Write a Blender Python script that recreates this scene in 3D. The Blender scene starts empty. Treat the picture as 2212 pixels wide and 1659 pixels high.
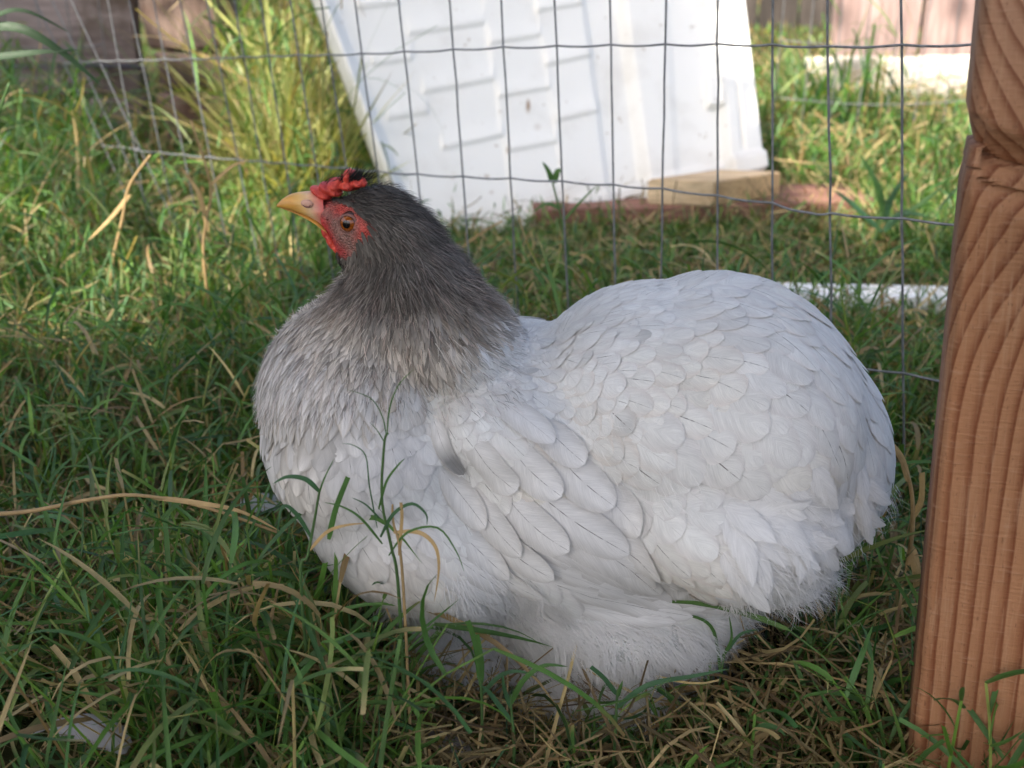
import bpy, bmesh, math, random
import numpy as np
from mathutils import Vector, Matrix
from mathutils.bvhtree import BVHTree
random.seed(7); RNG = np.random.default_rng(11)
R = math.radians
S = bpy.context.scene
C = S.collection
# ------------------------------------------------------------------ camera
PITCH = R(22.0); CAMH = 0.365; FPX = 2372.0; W0, H0 = 2212.0, 1659.0
cam = bpy.data.cameras.new('camera'); camo = bpy.data.objects.new('camera', cam); C.objects.link(camo)
camo.location = (0, 0, CAMH); camo.rotation_euler = (math.pi/2-PITCH, 0, 0)
cam.sensor_width = 36; cam.lens = 36*FPX/W0; cam.clip_start = .02; cam.clip_end = 300
cam.dof.use_dof = True; cam.dof.focus_distance = .52; cam.dof.aperture_fstop = 12.0
S.camera = camo
# ------------------------------------------------------------------ sky, sun, exposure
SUN_D = Vector((.38, .52, -.80)).normalized()           # the way the light travels
elev = math.asin(-SUN_D.z)
w = bpy.data.worlds.new('World'); S.world = w; w.use_nodes = True
nt = w.node_tree; nt.nodes.clear()
sk = nt.nodes.new('ShaderNodeTexSky'); sk.sky_type = 'NISHITA'; sk.sun_disc = False
sk.dust_density = 5.0; sk.air_density = .8; sk.ozone_density = 1.3; sk.sun_elevation = elev; sk.sun_rotation = math.atan2(-SUN_D.x, -SUN_D.y)
bg = nt.nodes.new('ShaderNodeBackground'); bg.inputs[1].default_value = .15
wo = nt.nodes.new('ShaderNodeOutputWorld')
nt.links.new(sk.outputs[0], bg.inputs[0]); nt.links.new(bg.outputs[0], wo.inputs[0])
sl = bpy.data.lights.new('sun', 'SUN'); sl.energy = 4.8; sl.angle = R(.55); sl.color = (1, .93, .82)
so = bpy.data.objects.new('sun', sl); C.objects.link(so)
so.rotation_euler = SUN_D.to_track_quat('-Z', 'Y').to_euler(); so.location = (-3, -4, 6)
S.view_settings.view_transform = 'Standard'; S.view_settings.look = 'None'
S.view_settings.gamma = 1; S.view_settings.exposure = 1.50
S.render.engine = 'CYCLES'

# ------------------------------------------------------------------ helpers
CAM = Vector((0, 0, CAMH))
FW = Vector((0, math.cos(PITCH), -math.sin(PITCH))); UP = Vector((0, math.sin(PITCH), math.cos(PITCH))); RT = Vector((1, 0, 0))
def ray(x, y): return FW + RT*((x-W0/2)/FPX) + UP*(-(y-H0/2)/FPX)
def atD(x, y, D):                      # point on that sight line at ground distance D
    r = ray(x, y); return CAM + r*(D/r.y)
def atZ(x, y, z=0.0):
    r = ray(x, y); return CAM + r*((z-CAMH)/r.z)
def proj(p):
    d = Vector(p)-CAM; t = d.dot(FW)
    return (W0/2+FPX*d.dot(RT)/t, H0/2-FPX*d.dot(UP)/t)
def link(name, me, mat=None, parent=None):
    o = bpy.data.objects.new(name, me); C.objects.link(o)
    if mat is not None and me is not None and not me.materials: me.materials.append(mat)
    if parent is not None: o.parent = parent
    return o
def tag(o, label=None, cat=None, group=None, kind=None):
    if label: o['label'] = label
    if cat: o['category'] = cat
    if group: o['group'] = group
    if kind: o['kind'] = kind
    return o
def empty(name, loc=(0, 0, 0), rz=0):
    o = bpy.data.objects.new(name, None); C.objects.link(o); o.location = loc; o.rotation_euler = (0, 0, rz)
    o.empty_display_size = .02
    return o
def keep(o, parent):                   # parent while keeping world placement (parent unrotated)
    o.parent = parent; o.location = Vector(o.location)-parent.location
    return o
def mesh_np(name, V, Fc, smooth=True, attrs=None, uv=None):
    """V (n,3); Fc (m,4) quads; attrs {name:(n,4)}; uv (n,2) per vertex"""
    me = bpy.data.meshes.new(name)
    V = np.ascontiguousarray(V, np.float32); Fc = np.ascontiguousarray(Fc, np.int32)
    n = len(V); m = len(Fc); k = Fc.shape[1]
    me.vertices.add(n); me.vertices.foreach_set('co', V.ravel())
    me.loops.add(m*k); me.loops.foreach_set('vertex_index', Fc.ravel())
    me.polygons.add(m); me.polygons.foreach_set('loop_start', np.arange(0, m*k, k, dtype=np.int32))
    me.polygons.foreach_set('use_smooth', np.full(m, smooth))
    for a, d in (attrs or {}).items():
        at = me.attributes.new(a, 'FLOAT_COLOR', 'POINT'); at.data.foreach_set('color', np.ascontiguousarray(d, np.float32).ravel())
    if uv is not None:
        l = me.uv_layers.new(name='UVMap'); l.data.foreach_set('uv', np.ascontiguousarray(uv[Fc.ravel()], np.float32).ravel())
    me.update(calc_edges=True); me.validate()
    return me
def from_bm(name, bm, smooth=True):
    me = bpy.data.meshes.new(name); bm.normal_update(); bm.to_mesh(me); bm.free()
    if smooth: me.polygons.foreach_set('use_smooth', [True]*len(me.polygons))
    return me
def tube(name, pts, r, mat, parent=None, sides=8):
    pts = [Vector(p) for p in pts]; rs = r if isinstance(r, (list, tuple)) else [r]*len(pts)
    V = []; F = []
    for i, p in enumerate(pts):
        t = (pts[min(i+1, len(pts)-1)]-pts[max(i-1, 0)]).normalized()
        a = t.orthogonal().normalized() if i == 0 else (a-t*a.dot(t)).normalized()
        b = t.cross(a)
        for k in range(sides):
            an = 2*math.pi*k/sides; V.append(p+(a*math.cos(an)+b*math.sin(an))*rs[i])
    for i in range(len(pts)-1):
        for k in range(sides):
            F.append((i*sides+k, i*sides+(k+1) % sides, (i+1)*sides+(k+1) % sides, (i+1)*sides+k))
    me = bpy.data.meshes.new(name); me.from_pydata(V, [], F+[tuple(range(sides))[::-1], tuple((len(pts)-1)*sides+k for k in range(sides))])
    me.polygons.foreach_set('use_smooth', [True]*len(me.polygons))
    return link(name, me, mat, parent)
def board_bm(sx, sy, sz, bev=.003, cuts=(1, 1, 1), rough=0, seed=0):
    """box centred in x and y, standing on z=0, with worn edges and slight unevenness"""
    bm = bmesh.new(); nx, ny, nz = cuts
    bmesh.ops.create_cube(bm, size=1)
    for v in bm.verts: v.co = Vector((v.co.x*sx, v.co.y*sy, (v.co.z+.5)*sz))
    bmesh.ops.bevel(bm, geom=bm.edges[:], offset=bev, segments=2, affect='EDGES', profile=.6)
    if max(cuts) > 1:
        for ax, n in ((0, nx), (1, ny), (2, nz)):
            for i in range(1, n):
                co = [0, 0, 0]; no = [0, 0, 0]; no[ax] = 1
                L = (sx, sy, sz)[ax]; co[ax] = (L*i/n) if ax == 2 else L*(i/n-.5)
                bmesh.ops.bisect_plane(bm, geom=bm.verts[:]+bm.edges[:]+bm.faces[:], plane_co=co, plane_no=no)
    if rough:
        from mathutils import noise
        for v in bm.verts:
            q = v.co*14+Vector((seed*3.1, seed*1.7, 0))
            v.co += Vector((noise.noise(q), noise.noise(q+Vector((9, 0, 0))), .4*noise.noise(q+Vector((0, 9, 0)))))*rough
    return bm

# node material helper
class M:
    def __init__(s, name):
        s.m = bpy.data.materials.new(name); s.m.use_nodes = True; s.t = s.m.node_tree; s.t.nodes.clear()
        s.out = s.n('OutputMaterial')
    def n(s, typ, **kw):
        nd = s.t.nodes.new('ShaderNode'+typ)
        for k, v in kw.items(): setattr(nd, k, v)
        return nd
    def l(s, a, b): s.t.links.new(a, b)
    def set(s, sock, v):
        if isinstance(v, bpy.types.NodeSocket): s.l(v, sock)
        elif isinstance(v, (tuple, list)) and len(v) == 3 and sock.type == 'RGBA': sock.default_value = (*v, 1)
        else: sock.default_value = v
    def math(s, op, a, b=0.0, c=0.0, clamp=False):
        nd = s.n('Math', operation=op); nd.use_clamp = clamp
        s.set(nd.inputs[0], a); s.set(nd.inputs[1], b); s.set(nd.inputs[2], c); return nd.outputs[0]
    def mix(s, f, a, b, blend='MIX'):
        nd = s.n('Mix', data_type='RGBA', blend_type=blend)
        s.set(nd.inputs[0], f); s.set(nd.inputs[6], a); s.set(nd.inputs[7], b); return nd.outputs[2]
    def ramp(s, f, stops):
        nd = s.n('ValToRGB'); s.set(nd.inputs[0], f); cr = nd.color_ramp
        while len(cr.elements) < len(stops): cr.elements.new(.5)
        for e, (p, c) in zip(cr.elements, stops):
            e.position = p; e.color = (*c, 1) if isinstance(c, (tuple, list)) else (c, c, c, 1)
        return nd.outputs[0]
    def mapr(s, v, a, b, c=0., d=1.):
        nd = s.n('MapRange', interpolation_type='SMOOTHSTEP'); s.set(nd.inputs[0], v)
        for i, x in enumerate((a, b, c, d)): s.set(nd.inputs[i+1], x)
        return nd.outputs[0]
    def noise(s, vec, scale, detail=4, rough=.55, dist=0):
        nd = s.n('TexNoise'); s.l(vec, nd.inputs['Vector']); nd.inputs['Scale'].default_value = scale
        nd.inputs['Detail'].default_value = detail; nd.inputs['Roughness'].default_value = rough
        nd.inputs['Distortion'].default_value = dist; return nd.outputs[0]
    def scale(s, vec, v3, loc=(0, 0, 0)):
        nd = s.n('Mapping'); s.l(vec, nd.inputs[0]); nd.inputs['Scale'].default_value = v3; nd.inputs['Location'].default_value = loc
        return nd.outputs[0]
    def obj(s): return s.n('TexCoord').outputs['Object']
    def rand(s): return s.n('ObjectInfo').outputs['Random']
    def attr(s, name): return s.n('Attribute', attribute_name=name)
    def bump(s, h, dist, strength=1.0):
        nd = s.n('Bump'); s.l(h, nd.inputs['Height']); nd.inputs['Distance'].default_value = dist; nd.inputs['Strength'].default_value = strength
        return nd.outputs[0]
    def bsdf(s, col, rough=.6, spec=.5, normal=None, metal=0., **kw):
        nd = s.n('BsdfPrincipled'); s.set(nd.inputs['Base Color'], col); s.set(nd.inputs['Roughness'], rough)
        s.set(nd.inputs['Specular IOR Level'], spec); s.set(nd.inputs['Metallic'], metal)
        if normal is not None: s.l(normal, nd.inputs['Normal'])
        for k, v in kw.items(): s.set(nd.inputs[k.replace('_', ' ')], v)
        return nd.outputs[0]
    def done(s, sh): s.l(sh, s.out.inputs[0]); return s.m
    def mixsh(s, f, a, b):
        nd = s.n('MixShader'); s.set(nd.inputs[0], f); s.l(a, nd.inputs[1]); s.l(b, nd.inputs[2]); return nd.outputs[0]

# ------------------------------------------------------------------ materials
def mat_leafy(name, transl=.35, rough=.42, spec=.45):
    m = M(name); a = m.attr('tint').outputs['Color']
    uv = m.n('UVMap').outputs[0]
    st = m.noise(m.scale(uv, (9, 1.2, 1)), 3.0, 3, .6)
    g = m.noise(m.obj(), 55, 3, .6)
    c = m.mix(1.0, a, m.ramp(st, [(.25, .72), (.75, 1.25)]), 'MULTIPLY')
    c = m.mix(1.0, c, m.ramp(g, [(.3, .8), (.7, 1.2)]), 'MULTIPLY')
    nrm = m.bump(st, .0004, .6)
    p = m.bsdf(c, rough, spec, nrm)
    t = m.n('BsdfTranslucent'); m.l(m.mix(1.0, c, (1.25, 1.2, .55), 'MULTIPLY'), t.inputs[0])
    return m.done(m.mixsh(transl, p, t.outputs[0]))
MG = mat_leafy('grass_blade'); MS = mat_leafy('dry_straw', .18, .55, .35)
def mat_soil():
    m = M('soil'); o = m.obj()
    n = m.noise(o, 40, 8, .65); n2 = m.noise(o, 7, 4)
    c = m.ramp(n, [(.3, (.018, .013, .008)), (.6, (.06, .042, .024)), (.8, (.12, .09, .05))])
    c = m.mix(m.mapr(n2, .4, .65), c, (.05, .06, .02))
    return m.done(m.bsdf(c, .95, .1, m.bump(n, .01)))
def mat_wire():
    m = M('galvanised_wire'); n = m.noise(m.obj(), 160, 4)
    c = m.ramp(n, [(.3, (.11, .112, .115)), (.7, (.23, .235, .24))])
    return m.done(m.bsdf(c, .5, .5, m.bump(n, .0002), .2))
def mat_wood(name, lo, hi, ax=2, rough=.8, freq=60, stain=None):
    """grain runs along axis ax"""
    m = M(name); o = m.obj(); r = m.n('ObjectInfo')
    add = m.n('VectorMath', operation='ADD'); m.l(o, add.inputs[0])
    cmb = m.n('CombineXYZ')
    for i in range(3): m.l(m.math('MULTIPLY', r.outputs['Random'], 7.3+i), cmb.inputs[i])
    m.l(cmb.outputs[0], add.inputs[1]); v = add.outputs[0]
    sc = [1, 1, 1]; sc[ax] = .07
    g = m.noise(m.scale(v, sc), freq, 5, .65); f = m.noise(m.scale(v, sc), freq*5, 3, .6); b = m.noise(v, 5, 3)
    c = m.ramp(g, [(.3, lo), (.68, hi)])
    c = m.mix(1., c, m.ramp(f, [(.35, .75), (.65, 1.15)]), 'MULTIPLY')
    c = m.mix(1., c, m.ramp(b, [(.35, .75), (.65, 1.15)]), 'MULTIPLY')
    c = m.mix(1., c, m.ramp(r.outputs['Random'], [(0, .82), (1, 1.12)]), 'MULTIPLY')
    if stain: c = m.mix(m.mapr(m.noise(v, 11, 5), .5, .7), c, stain)
    h = m.math('ADD', m.math('MULTIPLY', g, .6), m.math('MULTIPLY', f, .4))
    return m.done(m.bsdf(c, rough, .25, m.bump(h, .002)))
M_SOIL = mat_soil(); M_WIRE = mat_wire()
M_GREYWOOD = mat_wood('weathered_grey_wood', (.13, .10, .095), (.30, .25, .24), 0, freq=30, stain=(.10, .075, .06))
M_BLOCK = mat_wood('rough_brown_wood', (.10, .065, .05), (.23, .165, .135), 2, freq=26, stain=(.09, .05, .035))
M_FENCEBOARD = mat_wood('faded_red_brown_boards', (.24, .16, .14), (.42, .31, .28), 2, freq=22)
M_DARKBOARD = mat_wood('dark_old_boards', (.035, .03, .026), (.085, .07, .06), 2, freq=22)
M_PALE = mat_wood('sun_bleached_timber', (.42, .38, .31), (.66, .62, .54), 0, freq=26)
M_PINE = mat_wood('fresh_pine', (.50, .35, .20), (.70, .54, .34), 0, freq=40)
M_PINE_SIDE = mat_wood('pine_side_faces', (.42, .27, .13), (.54, .37, .19), 0, freq=60)
M_REDWOOD = mat_wood('reddish_plank', (.15, .07, .05), (.33, .17, .12), 0, freq=30)
M_BARK = mat_wood('bark', (.05, .04, .03), (.14, .11, .08), 2, freq=20)
m = M('rusty_rod'); n = m.noise(m.obj(), 90, 5)
M_RUST = m.done(m.bsdf(m.ramp(n, [(.3, (.07, .025, .015)), (.7, (.20, .085, .05))]), .8, .2, m.bump(n, .001)))
m = M('white_paint_old'); n = m.noise(m.obj(), 30, 5)
M_WPAINT = m.done(m.bsdf(m.ramp(n, [(.3, (.68, .68, .66)), (.6, (.82, .82, .80))]), .6, .3, m.bump(n, .001)))

def mat_plastic():
    m = M('white_moulded_plastic'); o = m.obj(); n = m.noise(o, 9, 5, .6); sp = m.noise(o, 70, 3, .5)
    c = m.mix(m.mapr(n, .48, .72), (.78, .77, .715), (.69, .67, .61))
    c = m.mix(m.math('MULTIPLY', m.mapr(sp, .68, .74), .6), c, (.40, .33, .24))
    a = m.attr('stain').outputs['Color']
    c = m.mix(a, c, (.30, .19, .10))
    return m.done(m.bsdf(c, .48, .4, m.bump(m.noise(o, 220, 2), .0003)))
M_PLASTIC = mat_plastic()

def mat_post():
    m = M('stained_post_wood'); o = m.obj(); sep = m.n('SeparateXYZ'); m.l(o, sep.inputs[0])
    X, Y, Z = sep.outputs
    # growth rings run upright, swinging round a knot near the notch
    dz = m.math('SUBTRACT', Z, .312)
    g = m.math('EXPONENT', m.math('MULTIPLY', m.math('MULTIPLY', dz, dz), -1/(.052**2)))
    wob = m.noise(m.scale(o, (5, 5, .5)), 3, 0, .4)
    up = m.mapr(Z, .29, .40)
    f = m.math('SUBTRACT', m.math('ADD', X, m.math('MULTIPLY', wob, .007)), m.math('MULTIPLY', g, .028))
    f = m.math('ADD', f, m.math('MULTIPLY', m.math('MAXIMUM', dz, 0.), .16))
    f = m.math('ADD', f, m.math('MULTIPLY', Y, -.8))
    ring = m.math('FRACT', m.math('MULTIPLY', m.math('ADD', f, m.math('MULTIPLY', m.noise(m.scale(o, (1, 1, .05)), 60, 0, .5), .007)), 150.))
    late = m.ramp(ring, [(0, 0.), (.50, .18), (.80, .75), (.90, 1.), (.97, .6), (1., 0.)])
    fib = m.noise(m.scale(o, (1, 1, .05)), 420, 4, .7); pit = m.noise(m.scale(o, (1, 1, .35)), 900, 2, .6)
    crs = m.noise(m.scale(o, (.12, .3, 1)), 700, 2, .6)
    blot = m.noise(o, 22, 4, .6)
    c = m.mix(late, (.37, .185, .09), (.16, .046, .014))
    c = m.mix(m.math('MULTIPLY', up, m.mapr(late, 0., 1., .6, .22)), c, (.47, .30, .21))
    c = m.mix(m.math('MULTIPLY', m.mapr(fib, .48, .75), .55), c, (.46, .285, .165))
    c = m.mix(m.math('MULTIPLY', m.mapr(crs, .58, .75), .35), c, (.46, .29, .19))
    c = m.mix(m.math('MULTIPLY', m.mapr(pit, .62, .72), .5), c, (.10, .04, .02))
    c = m.mix(m.math('MULTIPLY', m.mapr(blot, .45, .7), m.math('ADD', .18, m.math('MULTIPLY', g, .45))), c, (.20, .075, .035))
    post_tone = m.attr('tint').outputs['Color']  # vertex tone of the post, side shade painted in
    c = m.mix(1., c, post_tone, 'MULTIPLY')
    h = m.math('ADD', m.math('MULTIPLY', fib, .5), m.math('ADD', m.math('MULTIPLY', late, .14), m.math('MULTIPLY', crs, .5)))
    return m.done(m.bsdf(c, .72, .3, m.bump(h, .0011)))
M_POST = mat_post()

def mat_feather():
    m = M('feather'); a = m.attr('tint'); e = m.attr('edge'); uv = m.n('UVMap').outputs[0]
    s = m.n('SeparateXYZ'); m.l(uv, s.inputs[0]); u, v = s.outputs[0], s.outputs[1]
    cc = m.math('ABSOLUTE', m.math('SUBTRACT', m.math('FRACT', u), .5))            # 0 at shaft, .5 at rim
    fid = m.math('FLOOR', u)
    q = m.math('SUBTRACT', v, m.math('MULTIPLY', cc, .55))           # barbs sweep forward
    cmb = m.n('CombineXYZ'); m.l(m.math('MULTIPLY', q, 70), cmb.inputs[0]); m.l(m.math('ADD', fid, m.mapr(u, 0., .0001)), cmb.inputs[1])
    m.l(m.math('MULTIPLY', cc, 3), cmb.inputs[2])
    barb = m.noise(cmb.outputs[0], 1.0, 3, .7)
    cm2 = m.n('CombineXYZ'); m.l(m.math('MULTIPLY', q, 9), cm2.inputs[0]); m.l(fid, cm2.inputs[1]); m.l(m.math('MULTIPLY', cc, 2), cm2.inputs[2])
    big = m.noise(cm2.outputs[0], 1.0, 3, .6)
    col = m.mix(m.mapr(cc, .12, .5), a.outputs['Color'], e.outputs['Color'])
    col = m.mix(1., col, m.ramp(barb, [(.3, .86), (.7, 1.08)]), 'MULTIPLY')
    col = m.mix(1., col, m.ramp(big, [(.3, .9), (.7, 1.06)]), 'MULTIPLY')
    sh = m.math('MULTIPLY', m.mapr(cc, .014, .004), m.math('MULTIPLY', a.outputs['Alpha'], m.mapr(big, .35, .6)))
    col = m.mix(sh, col, (.07, .055, .05))
    # rim frays into barbs
    al = m.math('GREATER_THAN', m.math('ADD', m.math('SUBTRACT', .5, cc), m.math('MULTIPLY', m.math('SUBTRACT', barb, .5), m.math('MULTIPLY', e.outputs['Alpha'], .9))), .03)
    nrm = m.bump(barb, .0004, .5)
    p = m.bsdf(col, .75, .22, nrm)
    t = m.n('BsdfTranslucent'); m.l(col, t.inputs[0])
    x = m.mixsh(.28, p, t.outputs[0])
    tr = m.n('BsdfTransparent')
    return m.done(m.mixsh(al, tr.outputs[0], x))
M_FEATHER = mat_feather()
m = M('down_strand'); a = m.attr('tint').outputs['Color']
p = m.bsdf(a, .7, .25); t = m.n('BsdfTranslucent'); m.l(a, t.inputs[0])
M_DOWN = m.done(m.mixsh(.5, p, t.outputs[0]))
m = M('skin_and_underplumage'); a = m.attr('tint'); n = m.noise(m.obj(), 700, 4, .6); n2 = m.noise(m.obj(), 150, 3)
v = m.n('TexVoronoi'); v.inputs['Scale'].default_value = 900; m.l(m.obj(), v.inputs['Vector'])
c = m.mix(1., a.outputs['Color'], m.ramp(n2, [(.35, .72), (.65, 1.25)]), 'MULTIPLY')
M_SKIN = m.done(m.bsdf(c, .55, .4, m.bump(m.math('ADD', n, v.outputs[0]), .0012), Subsurface_Weight=.08, Subsurface_Scale=.003))
m = M('comb_skin'); n = m.noise(m.obj(), 500, 4, .6); n2 = m.noise(m.obj(), 120, 3)
M_COMB = m.done(m.bsdf(m.ramp(n2, [(.35, (.36, .024, .018)), (.7, (.66, .085, .05))]), .5, .4, m.bump(n, .0012), Subsurface_Weight=.12, Subsurface_Scale=.003))
m = M('beak_horn'); n = m.noise(m.scale(m.obj(), (1, 1, 3)), 120, 3); a = m.attr('tint').outputs['Color']
M_BEAK = m.done(m.bsdf(m.mix(1., a, m.ramp(n, [(.3, .85), (.7, 1.1)]), 'MULTIPLY'), .42, .45, m.bump(n, .0004), Subsurface_Weight=.1, Subsurface_Scale=.003))
m = M('eye_iris'); a = m.attr('tint').outputs['Color']
M_EYE = m.done(m.bsdf(a, .12, .35, Coat_Weight=.25, Coat_Roughness=.03))

# ------------------------------------------------------------------ ground
def lawn():
    n = 90
    xs = np.sign(np.linspace(-1, 1, n))*np.abs(np.linspace(-1, 1, n))**3*60; ys = np.linspace(0, 1, n)**2.6*80-1.2
    X, Y = np.meshgrid(xs, ys); Z = .006*np.sin(X*9+Y*3)*np.sin(Y*7-X*2)*np.exp(-(np.abs(X)+np.abs(Y))*.1)-.004
    V = np.stack([X, Y, Z], -1).reshape(-1, 3)
    i = np.arange(n*n).reshape(n, n)
    F = np.stack([i[:-1, :-1], i[:-1, 1:], i[1:, 1:], i[1:, :-1]], -1).reshape(-1, 4)
    # the same sheet carried on behind the camera
    o = link('ground', mesh_np('ground', V, F), M_SOIL); tag(o, 'dark soil and thatch under the grass', kind='structure')
    b = bmesh.new(); vs = [b.verts.new(c) for c in ((-60, -60, -.004), (60, -60, -.004), (60, -1.2, -.004), (-60, -1.2, -.004))]; b.faces.new(vs)
    o = link('ground', from_bm('ground', b, False), M_SOIL); tag(o, 'bare ground behind the viewer', kind='structure')
lawn()

# ------------------------------------------------------------------ front wire fence
# each upright: x at frame top, x and y at upper cross wire, x and y at lower cross wire
WIRES = [(112, 138, 134, 222, 313), (150, 174, 133, 260, 316), (192, 214, 131, 302, 320), (236, 256, 130, 291, 323), (283, 305, 129, 347, 328), (335, 356, 127, 397, 333), (394, 413, 126, 454, 338), (453, 470, 124, 514, 343),
 (507, 526, 122, 564, 347), (566, 581, 120, 616, 351), (633, 645, 118, 682, 356), (697, 711, 117, 748, 362), (770, 781, 115, 815, 369), (865, 873, 111, 902, 375),
 (974, 979, 106, 1000, 380), (1085, 1088, 101, 1103, 384), (1199, 1202, 98, 1215, 390), (1321, 1319, 96, 1325, 398), (1441, 1437, 95, 1431, 406),
 (1552, 1550, 94, 1550, 421), (1670, 1668, 96, 1668, 437), (1797, 1789, 99, 1793, 459), (1952, 1947, 96, 1949, 470), (2120, 2115, 94, 2120, 487), (2300, 2298, 92, 2308, 505)]
def wire_depth(y1, y2):
    a1 = PITCH-math.atan((H0/2-y1)/FPX); a2 = PITCH-math.atan((H0/2-y2)/FPX)
    return .1016/(math.tan(a2)-math.tan(a1))
ds = [wire_depth(w[2], w[4]) for w in WIRES]
ds = [float(np.mean(ds[max(0, i-1):i+2])) for i in range(len(ds))]
fence = empty('wire_fence', atZ(1300, 700, 0)*1.0)
tag(fence, 'front welded wire mesh fence running close behind the hen to the wooden post', 'fence')
rows = {k: [] for k in (-1, 0, 1, 2, 3)}
for (x0, x1, y1, x2, y2), D in zip(WIRES, ds):
    p1 = atD(x1, y1, D); p2 = atD(x2, y2, D); d = (p2-p1); 
    pts = []
    for k in np.linspace(-2.0, 3.0, 21):
        j = Vector((random.gauss(0, .0002), random.gauss(0, .0004), 0))
        q = p1+d*k+j
        pts.append(q)
    pts = [q for q in pts if q.z > -.03]
    keep(tube('wire', pts, .00078, M_WIRE, sides=7), fence)
    for k in rows: rows[k].append(p1+d*k+Vector((0, -.0018, 0)))
for k, pts in rows.items():
    if k == 2: pts = [q+Vector((0, 0, -.035 if i < 19 else 0)) for i, q in enumerate(pts)]
    if k == 1: # kink beside the post, as in the photograph
        q = atD(1745, 459, ds[21]*1.012); pts.insert(21, q)
    if len(pts) > 2 and max(p.z for p in pts) > -.02:
        pp = []
        for a, b in zip(pts, pts[1:]):
            for t in (0, .25, .5, .75): pp.append(a.lerp(b, t)+Vector((0, 0, -.0012*math.sin(math.pi*t)+random.gauss(0, .0001))))
        pp.append(pts[-1]); keep(tube('wire', pp, .00078, M_WIRE, sides=7), fence)

# back fence, a finer looking run two metres off
bf = empty('wire_fence', (0, 2.0, 0)); tag(bf, 'second wire mesh fence farther back before the timber and boards', 'fence')
def back_mesh(xa, xb, ya, yb, n, droop=0):
    for i in range(n):
        t = i/(n-1); x = xa+(xb-xa)*t; y = ya+(yb-ya)*t
        keep(tube('wire', [(x+random.gauss(0, .001), y, z) for z in np.linspace(-.02, .62, 7)], .0011, M_WIRE, sides=5), bf)
    for z in (.10, .20, .305, .406, .508, .61):
        keep(tube('wire', [(xa+(xb-xa)*t, ya+(yb-ya)*t-.002, z-.012*math.sin(t*9)) for t in np.linspace(0, 1, 25)], .0011, M_WIRE, sides=5), bf)
back_mesh(.48, 1.55, 2.05, 2.0, 22); back_mesh(-1.35, -.72, 1.95, 2.02, 13)

# ------------------------------------------------------------------ timber and boards behind
def place(name, bm, mat, loc, rot=(0, 0, 0), parent=None, smooth=False):
    o = link(name, from_bm(name, bm, smooth), mat); o.location = loc; o.rotation_euler = rot
    if parent is not None: keep(o, parent)
    return o
pil = empty('stacked_pillar', (-.655, 2.16, 0)); tag(pil, 'rough brown pillar of stacked split blocks in shade at upper left', 'pillar')
z = 0
for i, (h, dx, wd) in enumerate(((.107, .008, .158), (.073, 0, .148), (.20, -.003, .144), (.16, .004, .150))):
    b = board_bm(wd, .15, h-.006, .010, (5, 4, 3), .014, i)
    place('block', b, M_BLOCK, (-.590+dx, 2.16+.004*i, z), (0, R(random.uniform(-2, 2)), R(random.uniform(-4, 4))), pil, True); z += h
wl = empty('plank_wall', (-1.1, 2.22, 0)); tag(wl, 'low wall of weathered grey horizontal planks left of the pillar', 'wall')
z = 0
for i, h in enumerate((.085, .06, .13, .14, .14)):
    b = board_bm(.85, .045, h-.007, .005, (9, 1, 2), .008, i+9)
    place('plank', b, M_GREYWOOD, (-1.14-.01*(i % 2), 2.2+(.02 if i % 2 else 0), z), (R(random.uniform(-2, 2)), 0, R(random.uniform(-1, 1))), wl, True); z += h
bw = empty('board_fence', (1.4, 2.98, 0)); tag(bw, 'faded red brown board fence at upper right behind the wires', 'fence')
x = .83
for i in range(9):
    b = board_bm(.222, .022, .9, .003, (2, 1, 8), .004, i)
    place('board', b, M_FENCEBOARD, (x+.111, 2.98+random.uniform(-.004, .004), .02), (0, R(random.uniform(-.6, .6)), 0), bw); x += .235
for zz in (.25, .75):
    place('rail', board_bm(2.15, .04, .08, .003), M_FENCEBOARD, (.83+1.07, 3.015, zz), (0, 0, 0), bw)
a = atZ(1768, 186, 0); b2 = atZ(2150, 206, 0)
d = (b2-a); L = 1.15
o = place('timber', board_bm(L, .09, .105, .006, (8, 1, 1), .006, 3), M_PALE, (1.31, 2.78, -.002), (0, R(-1.5), R(-12)), None, True)
tag(o, 'sun bleached pale timber lying at the foot of the board fence', 'timber')
fb = empty('board_fence', (0, 5.2, 0)); tag(fb, 'dark old board fence closing the yard far behind', 'fence')
x = -4.2
for i in range(46):
    b = board_bm(.17, .02, 1.25+random.uniform(-.02, .02), .003)
    place('board', b, M_DARKBOARD, (x+.09, 5.2+random.uniform(-.006, .006), -.01), (0, R(random.uniform(-.5, .5)), 0), fb); x += .183
place('rail', board_bm(8.4, .04, .09, .003), M_DARKBOARD, (0, 5.235, .9), (0, 0, 0), fb)

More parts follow.
